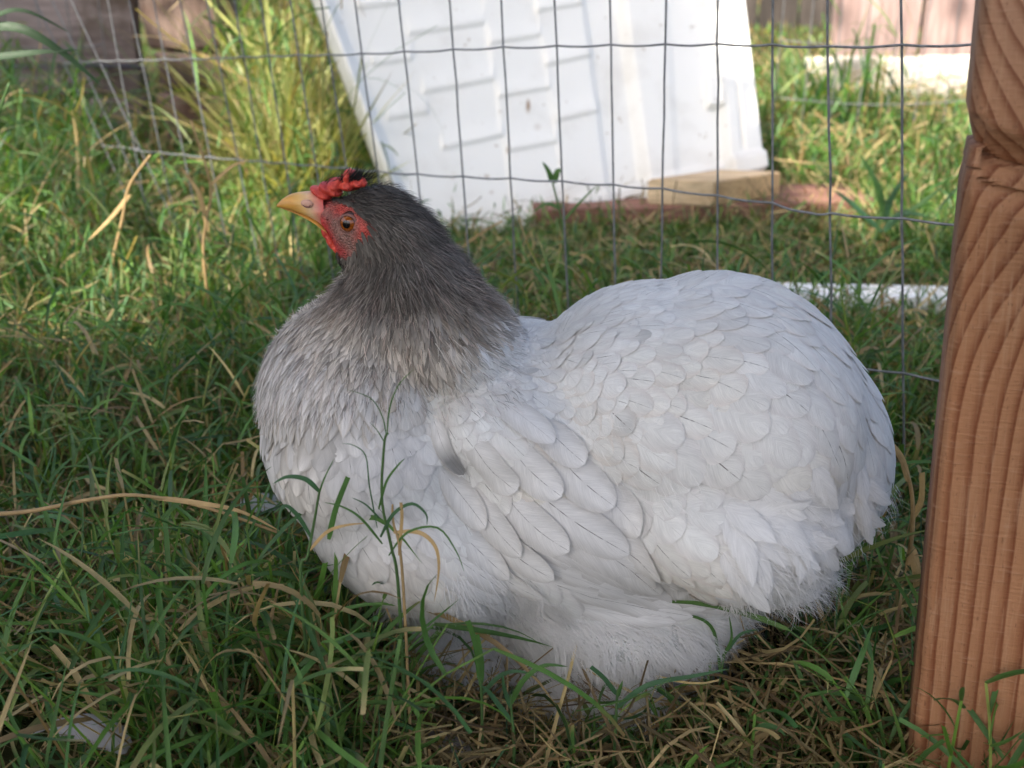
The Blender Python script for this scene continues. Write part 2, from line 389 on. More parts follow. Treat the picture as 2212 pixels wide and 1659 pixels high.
# ------------------------------------------------------------------ white moulded panel
def panel():
    BL = atD(905, 600, 1.40); BR = atD(1648, 388, 1.58)
    TL = atD(672, -10, 1.57); TR = atD(1604, -10, 1.78)
    up1 = (TL-BL); up2 = (TR-BR); k = 1.7; TL = BL+up1*k; TR = BR+up2*k
    nu, nv = 300, 240
    us = np.linspace(0, 1, nu); vs = np.linspace(0, 1, nv)
    U, Vv = np.meshgrid(us, vs)
    BLn, BRn, TLn, TRn = [np.array(q) for q in (BL, BR, TL, TR)]
    P = ((1-U)*(1-Vv))[..., None]*BLn+(U*(1-Vv))[..., None]*BRn+((1-U)*Vv)[..., None]*TLn+(U*Vv)[..., None]*TRn
    nrm = np.cross(BRn-BLn, TLn-BLn); nrm /= np.linalg.norm(nrm)
    if nrm[1] > 0: nrm = -nrm
    # where each point of the sheet lies across the moulding pattern
    d = P-np.array(CAM); t = d@np.array(FW); X = W0/2+FPX*(d@np.array(RT))/t; Y = H0/2-FPX*(d@np.array(UP))/t
    cx = (X-677.7)/.3676; cy = Y/.3676
    def sm(a, b, x): q = np.clip((x-a)/(b-a), 0, 1); return q*q*(3-2*q)
    H = np.zeros_like(X)
    def ridge(xa, ya, xb, yb, h=.0034):
        tt = (cx-xa)/(xb-xa); ly = ya+(yb-ya)*tt; dy = cy-ly
        m_ = sm(-.03, .03, tt)*(1-sm(.97, 1.03, tt))
        prof = np.where(dy < 0, np.exp(-(dy/70)**2), 1-sm(0, 20, dy))
        return h*m_*prof
    cols = [[(250, 40, 500, 15), (340, 375, 580, 345), (430, 695, 670, 655), (155, -290, 410, -320), (60, -620, 320, -650)],
            [(550, 200, 1000, 130), (640, 540, 1060, 460), (750, 870, 1110, 790), (470, -140, 940, -210), (380, -480, 880, -550)],
            [(1030, 255, 1330, 205), (1085, 565, 1385, 515), (1140, 885, 1430, 830), (975, -60, 1280, -105), (920, -370, 1230, -420)],
            [(1300, 70, 1580, 25), (1360, 385, 1630, 325), (1420, 710, 1670, 650), (1240, -245, 1530, -290), (1180, -560, 1480, -610)]]
    for c in cols:
        for r_ in c: H += ridge(*r_)
    def fold(xa, xb, h, wdt=16):      # an upright crease, xa at cy=0, xb at cy=900
        ln = xa+(xb-xa)*cy/900; return h*sm(-wdt, wdt, cx-ln)
    H += fold(985, 1122, .0022); H += fold(1295, 1432, .0022)
    H -= fold(1585, 1700, .006, 26); H += fold(1795, 1915, .014, 40); H -= fold(2060, 2110, .004, 30)
    rx = cx-2312; 
    H += .016*sm(-20, 30, rx-(cy/1050)*90)
    H -= .006*np.exp(-((cx-(2310+cy*.09+95))/9)**2)*(1-sm(880, 930, cy))
    # latch moulded on the rim
    lx = cx-(2420+.06*(cy-600))+80
    H += .012*sm(-60, -40, lx)*(1-sm(28, 40, lx))*sm(470, 490, cy)*(1-sm(640, 665, cy))
    # bottom channel, raised rim and rounded edges
    bot = Vv
    H += .012*(1-sm(.06, .085, bot))
    lf = sm(.012, .05, U); H += .018*(1-lf)*1.0
    edge = np.minimum(np.minimum(U*.55, (1-U)*.7), np.minimum(Vv*.5, (1-Vv)*.6))
    H -= .03*(1-np.clip(edge/.012, 0, 1))**2
    P = P+nrm*H[..., None]
    # round the corners by cutting the sheet
    F = []; idx = np.arange(nu*nv).reshape(nv, nu)
    Wm = np.linalg.norm(BRn-BLn); Hm = np.linalg.norm(TLn-BLn); r = .032
    keepf = np.ones((nv, nu), bool)
    for (cu, cv) in ((0, 0), (1, 0), (0, 1), (1, 1)):
        du = np.abs(U-cu)*Wm; dv = np.abs(Vv-cv)*Hm
        keepf &= ~((du < r) & (dv < r) & ((r-du)**2+(r-dv)**2 > r*r))
    kf = keepf[:-1, :-1] & keepf[1:, 1:] & keepf[:-1, 1:] & keepf[1:, :-1]
    F = np.stack([idx[:-1, :-1], idx[:-1, 1:], idx[1:, 1:], idx[1:, :-1]], -1)[kf]
    st = np.zeros((nv, nu, 4))
    for (sx, sy, ra, rb, s) in ((1258, 625, 12, 38, 1.), (1312, 750, 22, 22, .25), (1045, 1130, 14, 10, .5), (1140, 885, 12, 24, .6), (1500, 1180, 60, 22, .2)):
        q = np.exp(-(((cx-sx)/ra)**2+((cy-sy)/rb)**2)**2)*s; st[..., :3] = np.maximum(st[..., :3], q[..., None])
    # lower grime, splashed soil
    st[..., :3] = np.maximum(st[..., :3], (.22*np.exp(-(Vv/.10)**2))[..., None]); st[..., 3] = 1
    me = mesh_np('panel', P.reshape(-1, 3), F, True, {'stain': st.reshape(-1, 4)})
    o = link('moulded_panel', me, M_PLASTIC)
    md = o.modifiers.new('thickness', 'SOLIDIFY'); md.thickness = .006; md.offset = -1 if True else 1
    tag(o, 'large white moulded plastic panel with stepped brick relief leaning behind the wires', 'plastic panel')
    return BL, BR, TL, TR, nrm
PBL, PBR, PTL, PTR, PN = panel()
# prop that holds the panel up from behind
mid = (PTL+PTR)/2; base = Vector((mid.x+.03, mid.y+.33, 0))
o = tube('prop_stake', [base, mid+Vector((0, .02, -.02))], .014, M_GREYWOOD, sides=8); tag(o, 'grey wooden stake propping the white panel from behind', 'stake')

# pine block, red plank, rod and white strip
def at_box(name, p, q, dep, h, mat, rough=.002, z=0, cuts=(6, 1, 1)):
    d = (q-p); L = d.length; ang = math.atan2(d.y, d.x)
    b = board_bm(L, dep, h, .003, cuts, rough, len(name)); c = (p+q)/2
    return place(name, b, mat, (c.x-math.sin(ang)*dep/2, c.y+math.cos(ang)*dep/2, z), (0, 0, ang), None, False)
o = at_box('plank', atD(1160, 480, 1.44), atD(1893, 484, 1.50), .12, .026, M_REDWOOD, .003, .006); tag(o, 'reddish brown weathered plank lying in the grass under the pine block', 'plank')
pp = atD(1395, 450, 1.475); qq = atD(1537, 448, 1.46); rr = atD(1682, 448, 1.53)
blk = empty('wood_block', (pp.x, pp.y, .023)); tag(blk, 'pale pine wood block carrying the lower right corner of the white panel', 'block')
hz = .034
bmk = bmesh.new(); q3 = pp+(rr-qq)
cs = [Vector((v.x, v.y, 0)) for v in (pp, qq, rr, q3)]
lo = [bmk.verts.new(v+Vector((0, 0, .0325))) for v in cs]; hi = [bmk.verts.new(v+Vector((0, 0, .0325+hz))) for v in cs]
fs = [bmk.faces.new(f) for f in ((lo[0], lo[1], hi[1], hi[0]), (lo[1], lo[2], hi[2], hi[1]), (lo[2], lo[3], hi[3], hi[2]), (lo[3], lo[0], hi[0], hi[3]), hi, lo[::-1])]
fs[1].material_index = 1; fs[3].material_index = 1  # both side faces take the darker pine tone
bmesh.ops.bevel(bmk, geom=bmk.edges[:], offset=.002, segments=2, affect='EDGES')
me = from_bm('block_body', bmk, False); me.materials.append(M_PINE); me.materials.append(M_PINE_SIDE)
keep(link('block_body', me), blk)
o = tube('rusty_rod', [atD(1205, 421, 1.56), atD(1300, 420, 1.57), atD(1420, 416, 1.575), atD(1690, 409, 1.62), atD(1830, 405, 1.63)], .0035, M_RUST, sides=7); tag(o, 'thin rusty rod passing behind the pine block', 'rod')
o = at_box('white_board', atZ(1600, 640, .02), atZ(2230, 655, .02), .05, .022, M_WPAINT, .002, .0); tag(o, 'white painted board lying in the grass between the hen and the post', 'board')

# ------------------------------------------------------------------ notched post
def post():
    # left outline measured down the post, the groove a wedge cut falling to the right
    Dp = .388
    top = atD(2126, -60, Dp); bot = atD(1958, 1720, Dp)
    axis = (top-bot); 
    # extend to the ground and above
    foot = bot+axis*((0-bot.z)/axis.z); foot.z = -.02; head = bot+axis*1.35
    L = (head-foot).length; Wp = .089; T = .030
    nz, nx = 420, 26
    g1 = atD(2093, 318, Dp); h_n = (g1-foot).length               # groove height at the left edge
    sl = -.115                                                    # m drop of the groove per m to the right... times width
    from mathutils import noise
    V = []; Cc = []
    prof = []                                                     # around: front face x 0..Wp, right side, back, left side
    def ring(h):
        pts = []
        def inset(x):
            hh = h-(h_n-.42*x-.0010*math.sin(x*160))
            # wedge: upper lip overhangs, floor, then a thin slab and small step
            d = 0
            if -.0165 < hh < .0115:
                if hh > 0: d = .0115*(1-hh/.0115)**.9
                elif hh > -.0009: d = .0150
                elif hh > -.0078: d = .0062-.0035*(-hh/.0078)
                elif hh > -.0086: d = .0075
                else: d = .0038*(1-(-.0086-hh)/.0079)**1.3
            d += .0004*noise.noise(Vector((x*200, h*60, 0)))*(2 if abs(hh) < .02 else 1)
            return d
        rad = .0058
        left = []
        n = nx
        for i in range(n):
            x = rad+(Wp-2*rad)*i/(n-1); pts.append((x, inset(x)))
        for a in (30, 60, 90): pts.append((Wp-rad+rad*math.sin(R(a)), rad-rad*math.cos(R(a))))
        dn = inset(0); pts.append((Wp, T)); pts.append((dn*.28, T))
        for a in (90, 65, 40, 20):
            wob = .0004*noise.noise(Vector((h*45, a*.02, 3)))
            pts.append((rad-rad*math.sin(R(a))+wob+dn*.32, rad-rad*math.cos(R(a))+dn*.9*(1-math.sin(R(a))*.3)))
        return pts
    P = ring(0); k = len(P)
    hs = np.concatenate([np.linspace(0, h_n-.07, 150), np.linspace(h_n-.069, h_n+.02, 220), np.linspace(h_n+.021, L, 110)])
    for h in hs:
        for (x, y) in ring(h):
            V.append((x, y, h))
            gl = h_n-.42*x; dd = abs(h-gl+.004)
            q = 1.0-.30*math.exp(-((h-gl+.030)/.028)**2)*(0.5+.6*noise.noise(Vector((x*60, h*40, 5))))  # darker band below the groove
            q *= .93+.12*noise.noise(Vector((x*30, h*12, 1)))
            if x < .003: q *= .72  # shade of the left side and edge painted into the tint
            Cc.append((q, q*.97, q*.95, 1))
    V = np.array(V); n = len(hs)
    i = np.arange(n*k).reshape(n, k); j = np.roll(i, -1, axis=1)
    F = np.stack([i[:-1], j[:-1], j[1:], i[1:]], -1).reshape(-1, 4)
    F = np.concatenate([F])
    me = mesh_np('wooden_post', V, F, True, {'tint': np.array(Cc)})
    bm = bmesh.new(); bm.from_mesh(me)
    bm.verts.ensure_lookup_table()
    bm.faces.new([bm.verts[q] for q in i[-1]]); bm.normal_update(); bmesh.ops.recalc_face_normals(bm, faces=bm.faces[:]); bm.to_mesh(me); bm.free()
    o = link('wooden_post', me, M_POST)
    zax = (head-foot).normalized(); xax = Vector((1, -.33, 0)); xax = (xax-zax*xax.dot(zax)).normalized(); yax = zax.cross(xax)
    o.matrix_world = Matrix(((xax.x, yax.x, zax.x, foot.x), (xax.y, yax.y, zax.y, foot.y), (xax.z, yax.z, zax.z, foot.z), (0, 0, 0, 1)))
    tag(o, 'reddish brown notched wooden post standing at the right edge beside the hen', 'post')
    return foot
post()
# ------------------------------------------------------------------ the hen
YH = .52                                                          # her mid plane
hen = empty('hen', (.03, YH, 0)); tag(hen, 'white hen with grey head and neck sitting in the grass', 'hen')
def ellipsoid(bm, px, py, ru, rv, rot, w, yoff=0., sub=4):
    """an ellipsoid whose outline seen from the camera has half axes ru, rv (frame units) turned by rot"""
    c = atD(px, py, YH+yoff); r = ray(px, py); t = (YH+yoff)/r.y; s = t/FPX
    th = math.atan2(-r.z, r.y)
    a, b = ru*s, rv*s; ca, sa = math.cos(R(rot)), math.sin(R(rot))
    S2 = np.array([[a*a*ca*ca+b*b*sa*sa, -(a*a-b*b)*sa*ca], [0, a*a*sa*sa+b*b*ca*ca]])
    wv = min(w, .9*math.sqrt(S2[1, 1])/max(math.sin(th), .01))
    zz = (S2[1, 1]-wv*wv*math.sin(th)**2)/math.cos(th)**2
    xx = S2[0, 0]; xz = S2[0, 1]/math.cos(th)
    lim = .95*math.sqrt(max(xx*zz, 1e-12)); xz = max(-lim, min(lim, xz))
    l11 = math.sqrt(xx); l21 = xz/l11; l22 = math.sqrt(max(zz-l21*l21, 1e-8))
    Mx = Matrix(((l11, 0, 0, c.x), (0, w, 0, c.y), (l21, 0, l22, c.z), (0, 0, 0, 1)))
    bmesh.ops.create_icosphere(bm, subdivisions=sub, radius=1, matrix=Mx)
    return Mx
def remeshed(name, bm, vox, it, fac=.5):
    me = from_bm(name, bm); o = bpy.data.objects.new(name+'_tmp', me); C.objects.link(o)
    md = o.modifiers.new('r', 'REMESH'); md.mode = 'VOXEL'; md.voxel_size = vox; md.use_smooth_shade = True
    md = o.modifiers.new('s', 'SMOOTH'); md.factor = fac; md.iterations = it
    dg = bpy.context.evaluated_depsgraph_get(); ev = o.evaluated_get(dg)
    res = bpy.data.meshes.new_from_object(ev); res.name = name
    bpy.data.objects.remove(o); bpy.data.meshes.remove(me)
    return res
bm = bmesh.new()
BL_ = [(820, 486, 88, 86, 0, .0215), (742, 472, 62, 42, 25, .0145), (860, 522, 98, 88, 40, .026), (770, 515, 52, 60, 0, .016),
 (895, 625, 136, 118, 40, .040), (955, 707, 190, 122, 28, .058), (830, 690, 120, 130, 0, .050),
 (800, 830, 225, 215, 0, .078), (850, 930, 272, 240, 20, .090), (950, 1040, 300, 260, 25, .100),
 (1230, 1000, 340, 310, 10, .100), (1130, 850, 260, 170, 10, .085), (1300, 1180, 330, 240, 10, .095),
 (1270, 1330, 265, 200, 5, .085), (1430, 840, 280, 245, 0, .098), (1560, 860, 280, 285, 20, .106), (1510, 970, 296, 275, 25, .121),
 (1645, 930, 250, 280, -30, .085), (1685, 1000, 212, 160, 0, .070), (1590, 1090, 190, 130, 15, .090), (980, 1270, 175, 150, 35, .070), (1120, 1390, 150, 125, 0, .078), (1440, 1380, 110, 110, 0, .06)]
for e in BL_: ellipsoid(bm, *e)
for v in bm.verts:
    if v.co.z < .001: v.co.z = .001
BODY = remeshed('body', bm, .0024, 18)
bt = BVHTree.FromPolygons([v.co.copy() for v in BODY.vertices], [tuple(p.vertices) for p in BODY.polygons])
def hit(px, py):
    r = ray(px, py).normalized(); h = bt.ray_cast(CAM, r); return h[0], h[1]
def near_px(p):                         # where a point, or its mirror twin on her near side, falls in the frame
    q = Vector(p)
    if q.y > YH: q.y = 2*YH-q.y
    return proj(q)
# plumage chart: x, y, flow angle (0 right, 90 down), length, half width, centre colour, rim colour, fray
W_ = (.82, .815, .785)
def gr(a, b=None, warm=.03):
    if a < .45: a = a*(1.72-1.5*a); warm += .075
    return (a*(1+warm), a, a*(1-warm*1.2))
CH = [
 (790, 425, 15, 34, 5, gr(.045), gr(.06), .7), (740, 500, 60, 24, 4, gr(.06), gr(.06), .7), (860, 440, 30, 40, 6, gr(.07), gr(.10), .7), (900, 500, 48, 50, 7, gr(.085), gr(.12), .7),
 (830, 520, 50, 40, 6, gr(.075), gr(.09), .7), (950, 560, 50, 75, 9, gr(.125), gr(.18), .6), (1020, 630, 42, 90, 10, gr(.155, 0, .06), gr(.22), .6),
 (1110, 668, 28, 95, 11, gr(.30), gr(.48), .5), (830, 590, 95, 50, 7, gr(.07), gr(.09), .7), (880, 620, 70, 66, 8, gr(.10), gr(.13), .7),
 (775, 625, 118, 60, 8, gr(.13), gr(.18), .7), (740, 670, 122, 84, 9, gr(.22), gr(.30), .6), (820, 670, 98, 80, 9, gr(.12), gr(.15), .6),
 (900, 720, 84, 96, 10, gr(.15, 0, .06), gr(.20), .6), (980, 710, 58, 100, 10, gr(.155, 0, .10), gr(.18), .6), (1040, 720, 42, 90, 11, gr(.20, 0, .06), gr(.30), .6),
 (690, 740, 120, 100, 12, gr(.42), gr(.24), .5), (760, 770, 108, 100, 12, gr(.32), gr(.17), .5), (640, 800, 112, 104, 14, gr(.52), gr(.33), .5),
 (830, 790, 96, 90, 11, gr(.36), gr(.17), .5), (900, 790, 85, 84, 11, gr(.33), gr(.16), .5), (960, 780, 66, 84, 12, gr(.42), gr(.24), .5),
 (600, 880, 104, 110, 15, gr(.58), gr(.42), .4), (690, 880, 104, 104, 14, gr(.58), gr(.40), .4), (770, 880, 94, 96, 17, gr(.60), gr(.42), .4),
 (850, 870, 86, 84, 26, gr(.70), gr(.58), .35), (930, 850, 66, 84, 30, W_, gr(.66), .3), (1010, 800, 50, 84, 30, W_, gr(.66), .3),
 (1080, 750, 34, 84, 28, W_, gr(.68), .3), (1180, 700, 10, 90, 28, W_, gr(.70), .25), (1280, 670, -16, 92, 28, W_, gr(.72), .2), (1380, 630, -16, 105, 32, W_, gr(.74), .2),
 (1300, 760, -12, 100, 30, W_, gr(.73), .2), (1470, 600, 0, 140, 36, W_, gr(.75), .15), (1430, 720, -4, 115, 36, W_, gr(.74), .2), (1590, 620, 18, 180, 40, W_, gr(.75), .15),
 (1560, 740, 12, 150, 40, W_, gr(.74), .2), (1700, 680, 38, 190, 40, W_, gr(.74), .15), (1680, 820, 40, 180, 46, W_, gr(.74), .2), (1790, 780, 55, 200, 42, W_, gr(.74), .15),
 (1400, 850, 12, 124, 38, W_, gr(.72), .25), (1550, 880, 28, 150, 48, W_, gr(.74), .2), (1840, 920, 68, 190, 40, W_, gr(.74), .2), (1750, 950, 50, 170, 44, W_, gr(.73), .3),
 (1630, 1000, 36, 165, 50, W_, gr(.74), .3), (1460, 1000, 36, 150, 46, W_, gr(.73), .3), (1310, 940, 38, 120, 38, W_, gr(.70, 0, .06), .4), (1380, 1080, 48, 150, 44, W_, gr(.73), .3),
 (1230, 850, 40, 100, 34, W_, gr(.70, 0, .06), .35), (1540, 1110, 40, 165, 44, W_, gr(.73), .4), (1720, 1090, 34, 130, 32, W_, gr(.74), .7), (1640, 1190, 30, 130, 34, W_, gr(.74), .7),
 (1870, 1040, 80, 150, 34, W_, gr(.74), .4), (1830, 1130, 60, 110, 26, W_, gr(.74), .7), (1480, 1200, 40, 140, 36, W_, gr(.72), .5),
 (950, 930, 60, 84, 30, W_, gr(.66), .25), (1040, 880, 52, 92, 32, W_, gr(.68), .25), (1140, 830, 44, 94, 32, W_, gr(.68), .25), (1120, 950, 50, 130, 34, W_, gr(.70), .15),
 (1010, 1000, 58, 104, 32, W_, gr(.68), .2), (1200, 1000, 48, 150, 38, W_, gr(.72), .12), (1100, 1090, 50, 130, 34, W_, gr(.70), .12), (1000, 1130, 52, 104, 28, W_, gr(.68), .2),
 (1070, 1190, 40, 120, 28, W_, gr(.70), .2), (930, 1050, 60, 90, 28, W_, gr(.66), .25),
 (630, 1000, 92, 104, 24, gr(.60), gr(.46), .35), (700, 980, 92, 100, 26, gr(.62), gr(.50), .35), (800, 980, 80, 96, 28, gr(.70), gr(.58), .3), (870, 980, 70, 92, 28, gr(.72), gr(.62), .3),
 (680, 1090, 70, 104, 28, gr(.64), gr(.52), .4), (780, 1120, 60, 104, 28, gr(.68), gr(.58), .4), (880, 1160, 54, 104, 28, gr(.72), gr(.62), .4), (850, 1250, 50, 104, 28, gr(.72), gr(.62), .5),
 (960, 1300, 55, 104, 28, W_, gr(.70), .6), (1000, 1420, 75, 90, 26, W_, gr(.70), .7), (1150, 1400, 40, 90, 26, W_, gr(.74), .8), (1350, 1400, 38, 90, 26, W_, gr(.74), .8), (1500, 1380, 35, 80, 24, W_, gr(.74), .8), (1560, 1300, 30, 90, 24, W_, gr(.74), .8)]
CHX = np.array([(c[0], c[1]) for c in CH], float)
CHV = np.array([(math.cos(R(c[2])), math.sin(R(c[2])), c[3], c[4], *c[5], *c[6], c[7]) for c in CH])
def chart(px, py):
    d2 = (CHX[:, 0]-px)**2+(CHX[:, 1]-py)**2+90.
    wt = d2**-2.2; wt /= wt.sum(); return wt@CHV
def flow3(p, n, ch=None):
    """flow direction on her surface at p with normal n"""
    far = p.y > YH; q = Vector(p); m_ = Vector(n)
    if far: q.y = 2*YH-q.y; m_.y = -m_.y
    if ch is None: ch = chart(*proj(q))
    du, dv = ch[0], -ch[1]                     # right and up in the frame
    r = (q-CAM); th = math.atan2(-r.z, r.y); c_, s_ = math.cos(th), math.sin(th)
    # t=(du, dy, dz): dz c + dy s = dv, n.t = 0
    den = m_.z*s_-m_.y*c_
    if abs(den) < .12: den = .12*(1 if den >= 0 else -1)
    # dz = (dv - dy s)/c
    dy = (m_.x*du*c_+m_.z*dv)/den
    dy = max(-2.5, min(2.5, dy)); dz = (dv-dy*s_)/c_
    t = Vector((du, dy, dz)); t -= m_*t.dot(m_); t.normalize()
    if far: t.y = -t.y
    return t
ROWS = [0, .12, .28, .46, .62, .75, .85, .92, .97, 1.0]
COLS = [-1, -.55, 0, .55, 1]
def fprof(s, pointy=0.):
    a = min(1, .35+.65*(s/.4)**.8)
    if s > .58: a *= (max(0, 1-((s-.58)/.42)**(2.3-.9*pointy)))**(.5+.35*pointy)
    return max(a, .04)
FID = [0]
def feather_geo(p, t, L, Wd, lift, tint, rim, shaft, fray, pointy=0., bend=0., path=None, cup=.10, droop=0., gray=None):
    """a feather laid along her surface from p; returns verts, faces, tint, edge, uv"""
    V = []; T = []; E = []; UV = []; FID[0] += 1; f = FID[0] % 200
    loc, n, _, _ = bt.find_nearest(p)
    cur = loc; last = 0
    for ri, s in enumerate(ROWS):
        if path is None:
            ds_ = (s-last)*L; last = s
            if ds_ > 0:
                q = cur+t*ds_; loc, nn, _, _ = bt.find_nearest(q)
                n = (n*.55+nn*.45).normalized()
                if (loc-q).length > .3*ds_+.004: loc = q+(loc-q)*.25     # leave the body at her outline instead of wrapping
                t2 = (t*.75+(loc-cur).normalized()*.25); b_ = n.cross(t2)
                t = (t2+b_*bend*ds_*30); t = (t-n*t.dot(n)).normalized(); cur = loc
        else:
            k = s*(len(path)-1); i = min(int(k), len(path)-2); cur = path[i][0].lerp(path[i+1][0], k-i)
            n = path[i][1].lerp(path[i+1][1], k-i).normalized(); t = (path[i+1][0]-path[i][0]).normalized()
        b = n.cross(t).normalized(); wd = Wd*fprof(s, pointy)
        h = lift*(.08+.92*s**.9)
        for c in COLS:
            q = cur+b*wd*c
            lc, nc, _, _ = bt.find_nearest(q)
            if (lc-q).length > .006: lc = q+(lc-q)*.35
            base = lc*.75+q*.25
            v = base+n*(h+.0004-cup*wd*c*c*.5)-Vector((0, 0, 1))*droop*s*s
            V.append(v); k = .93+.07*s if tint[0] > .6 else .75+.75*s*s
            if gray and s > gray[0]: g_ = gray[1]*min(1, (s-gray[0])/.3)*(1 if abs(c) < .6 else .6)
            else: g_ = 0
            T.append((*[x*k*(1-g_)+.13*g_ for x in tint], shaft)); E.append((*[x*(1-g_)+.13*g_ for x in rim], fray)); UV.append((f+.5+c*.4995, s*L/.03*.6))
    nc_ = len(COLS); F = []
    for i in range(len(ROWS)-1):
        for j in range(nc_-1): a = i*nc_+j; F.append((a, a+1, a+nc_+1, a+nc_))
    return V, F, T, E, UV
def geo_mesh(name, geos):
    V = []; F = []; T = []; E = []; UV = []
    for g in geos:
        o = len(V); V += [tuple(v) for v in g[0]]; F += [tuple(o+i for i in f) for f in g[1]]; T += g[2]; E += g[3]; UV += g[4]
    return mesh_np(name, np.array(V), np.array(F), True, {'tint': np.array(T), 'edge': np.array(E)}, np.array(UV))

def inpoly(x, y, P):
    c = False; j = len(P)-1
    for i in range(len(P)):
        if (P[i][1] > y) != (P[j][1] > y) and x < (P[j][0]-P[i][0])*(y-P[i][1])/(P[j][1]-P[i][1])+P[i][0]: c = not c
        j = i
    return c
def pf(pts): return [(542.2+a*.2533, 325.3+b*.2533) for a, b in pts]
FACE = pf([(430, 340), (560, 320), (700, 270), (740, 330), (690, 420), (780, 440), (880, 490), (960, 570), (1030, 640), (1060, 720), (1010, 770), (960, 800), (930, 900), (860, 930), (800, 940), (600, 760), (380, 560)])
RED1 = pf([(560, 320), (700, 270), (740, 330), (680, 430), (640, 520), (520, 380), (480, 380)])
RED2 = pf([(680, 480), (780, 445), (860, 490), (930, 550), (1010, 650), (1050, 710), (1000, 765), (940, 745), (850, 745), (930, 680), (930, 610), (860, 560), (740, 560), (700, 600)])
RED3 = pf([(540, 510), (620, 560), (690, 690), (720, 760), (800, 840), (830, 930), (760, 900), (600, 760), (560, 640)])
EAR = pf([(940, 930), (1110, 925), (1090, 980), (1000, 1000), (950, 970)])
def skin_col(x, y):
    if inpoly(x, y, EAR): return (.50, .16, .12)
    if inpoly(x, y, FACE):
        if inpoly(x, y, RED2): return (.50, .055, .04)
        if inpoly(x, y, RED1): return (.50, .055, .05)
        if inpoly(x, y, RED3): return (.45, .035, .035)
        if x < 690 and y < 460: return (.48, .24, .18)
        return (.24, .125, .10)
    return None
cols = np.zeros((len(BODY.vertices), 4), np.float32); cols[:, 3] = 1
for i, v in enumerate(BODY.vertices):
    x, y = near_px(v.co)
    if x < 880 and y < 620:
        s = skin_col(x, y)
        if s: cols[i, :3] = s; continue
    if v.co.z < .08 and ((x-1265)/48)**2+((y-1476)/14)**2 < 1: cols[i, :3] = (.22, .13, .06); continue
    ch = chart(x, y); cols[i, :3] = ch[4:7]*.9
# soften the borders of the painted skin by averaging with neighbours
ed = np.array([e.vertices[:] for e in BODY.edges])
for _ in range(2):
    acc = cols[:, :3].copy(); cnt = np.ones(len(cols))
    np.add.at(acc, ed[:, 0], cols[ed[:, 1], :3]); np.add.at(acc, ed[:, 1], cols[ed[:, 0], :3])
    np.add.at(cnt, ed[:, 0], 1); np.add.at(cnt, ed[:, 1], 1); cols[:, :3] = acc/cnt[:, None]
at = BODY.attributes.new('tint', 'FLOAT_COLOR', 'POINT'); at.data.foreach_set('color', cols.ravel())
body = keep(link('body', BODY, M_SKIN), hen)

# --- feathers spread over her, one by one
nv = len(BODY.vertices); vco = np.zeros(nv*3, np.float32); BODY.vertices.foreach_get('co', vco); vco = vco.reshape(-1, 3)
vno = np.zeros(nv*3, np.float32); BODY.vertices.foreach_get('normal', vno); vno = vno.reshape(-1, 3)
order = RNG.permutation(nv); cells = {}; seeds = []
PXM = .56/FPX
def is_fluff(x, y): return (y > np.interp(x, [900, 1080, 1250, 1450, 1580], [1265, 1245, 1322, 1356, 1330]) and 960 < x < 1580) or y > 1350
WING = [(1085, 1195), (1130, 1070), (1300, 1120), (1430, 1215), (1575, 1320), (1450, 1350), (1250, 1312)]
for i in order:
    p = vco[i]; n = vno[i]
    if p[2] < .012: continue
    x, y = near_px(p)
    if x < 890 and y < 620 and skin_col(x, y): continue
    if is_fluff(x, y) or inpoly(x, y, WING): continue
    chj = chart(x+random.gauss(0, 17), y+random.gauss(0, 17)); ch = chart(x, y); ch[4:10] = chj[4:10]; L = ch[2]*PXM
    rr = max(.0026, min(L*.34, ch[3]*PXM*.80))
    if x > 1050 or y > 900: rr = L*.25
    key = (int(p[0]/.02), int(p[1]/.02), int(p[2]/.02)); ok = True
    for a in (-1, 0, 1):
        for b in (-1, 0, 1):
            for c in (-1, 0, 1):
                for (q, rq) in cells.get((key[0]+a, key[1]+b, key[2]+c), ()):
                    if (q[0]-p[0])**2+(q[1]-p[1])**2+(q[2]-p[2])**2 < (min(rr, rq))**2: ok = False; break
                if not ok: break
            if not ok: break
        if not ok: break
    if not ok: continue
    cells.setdefault(key, []).append((p, rr)); seeds.append((i, x, y, ch))
big = []; fine = []; rest = []
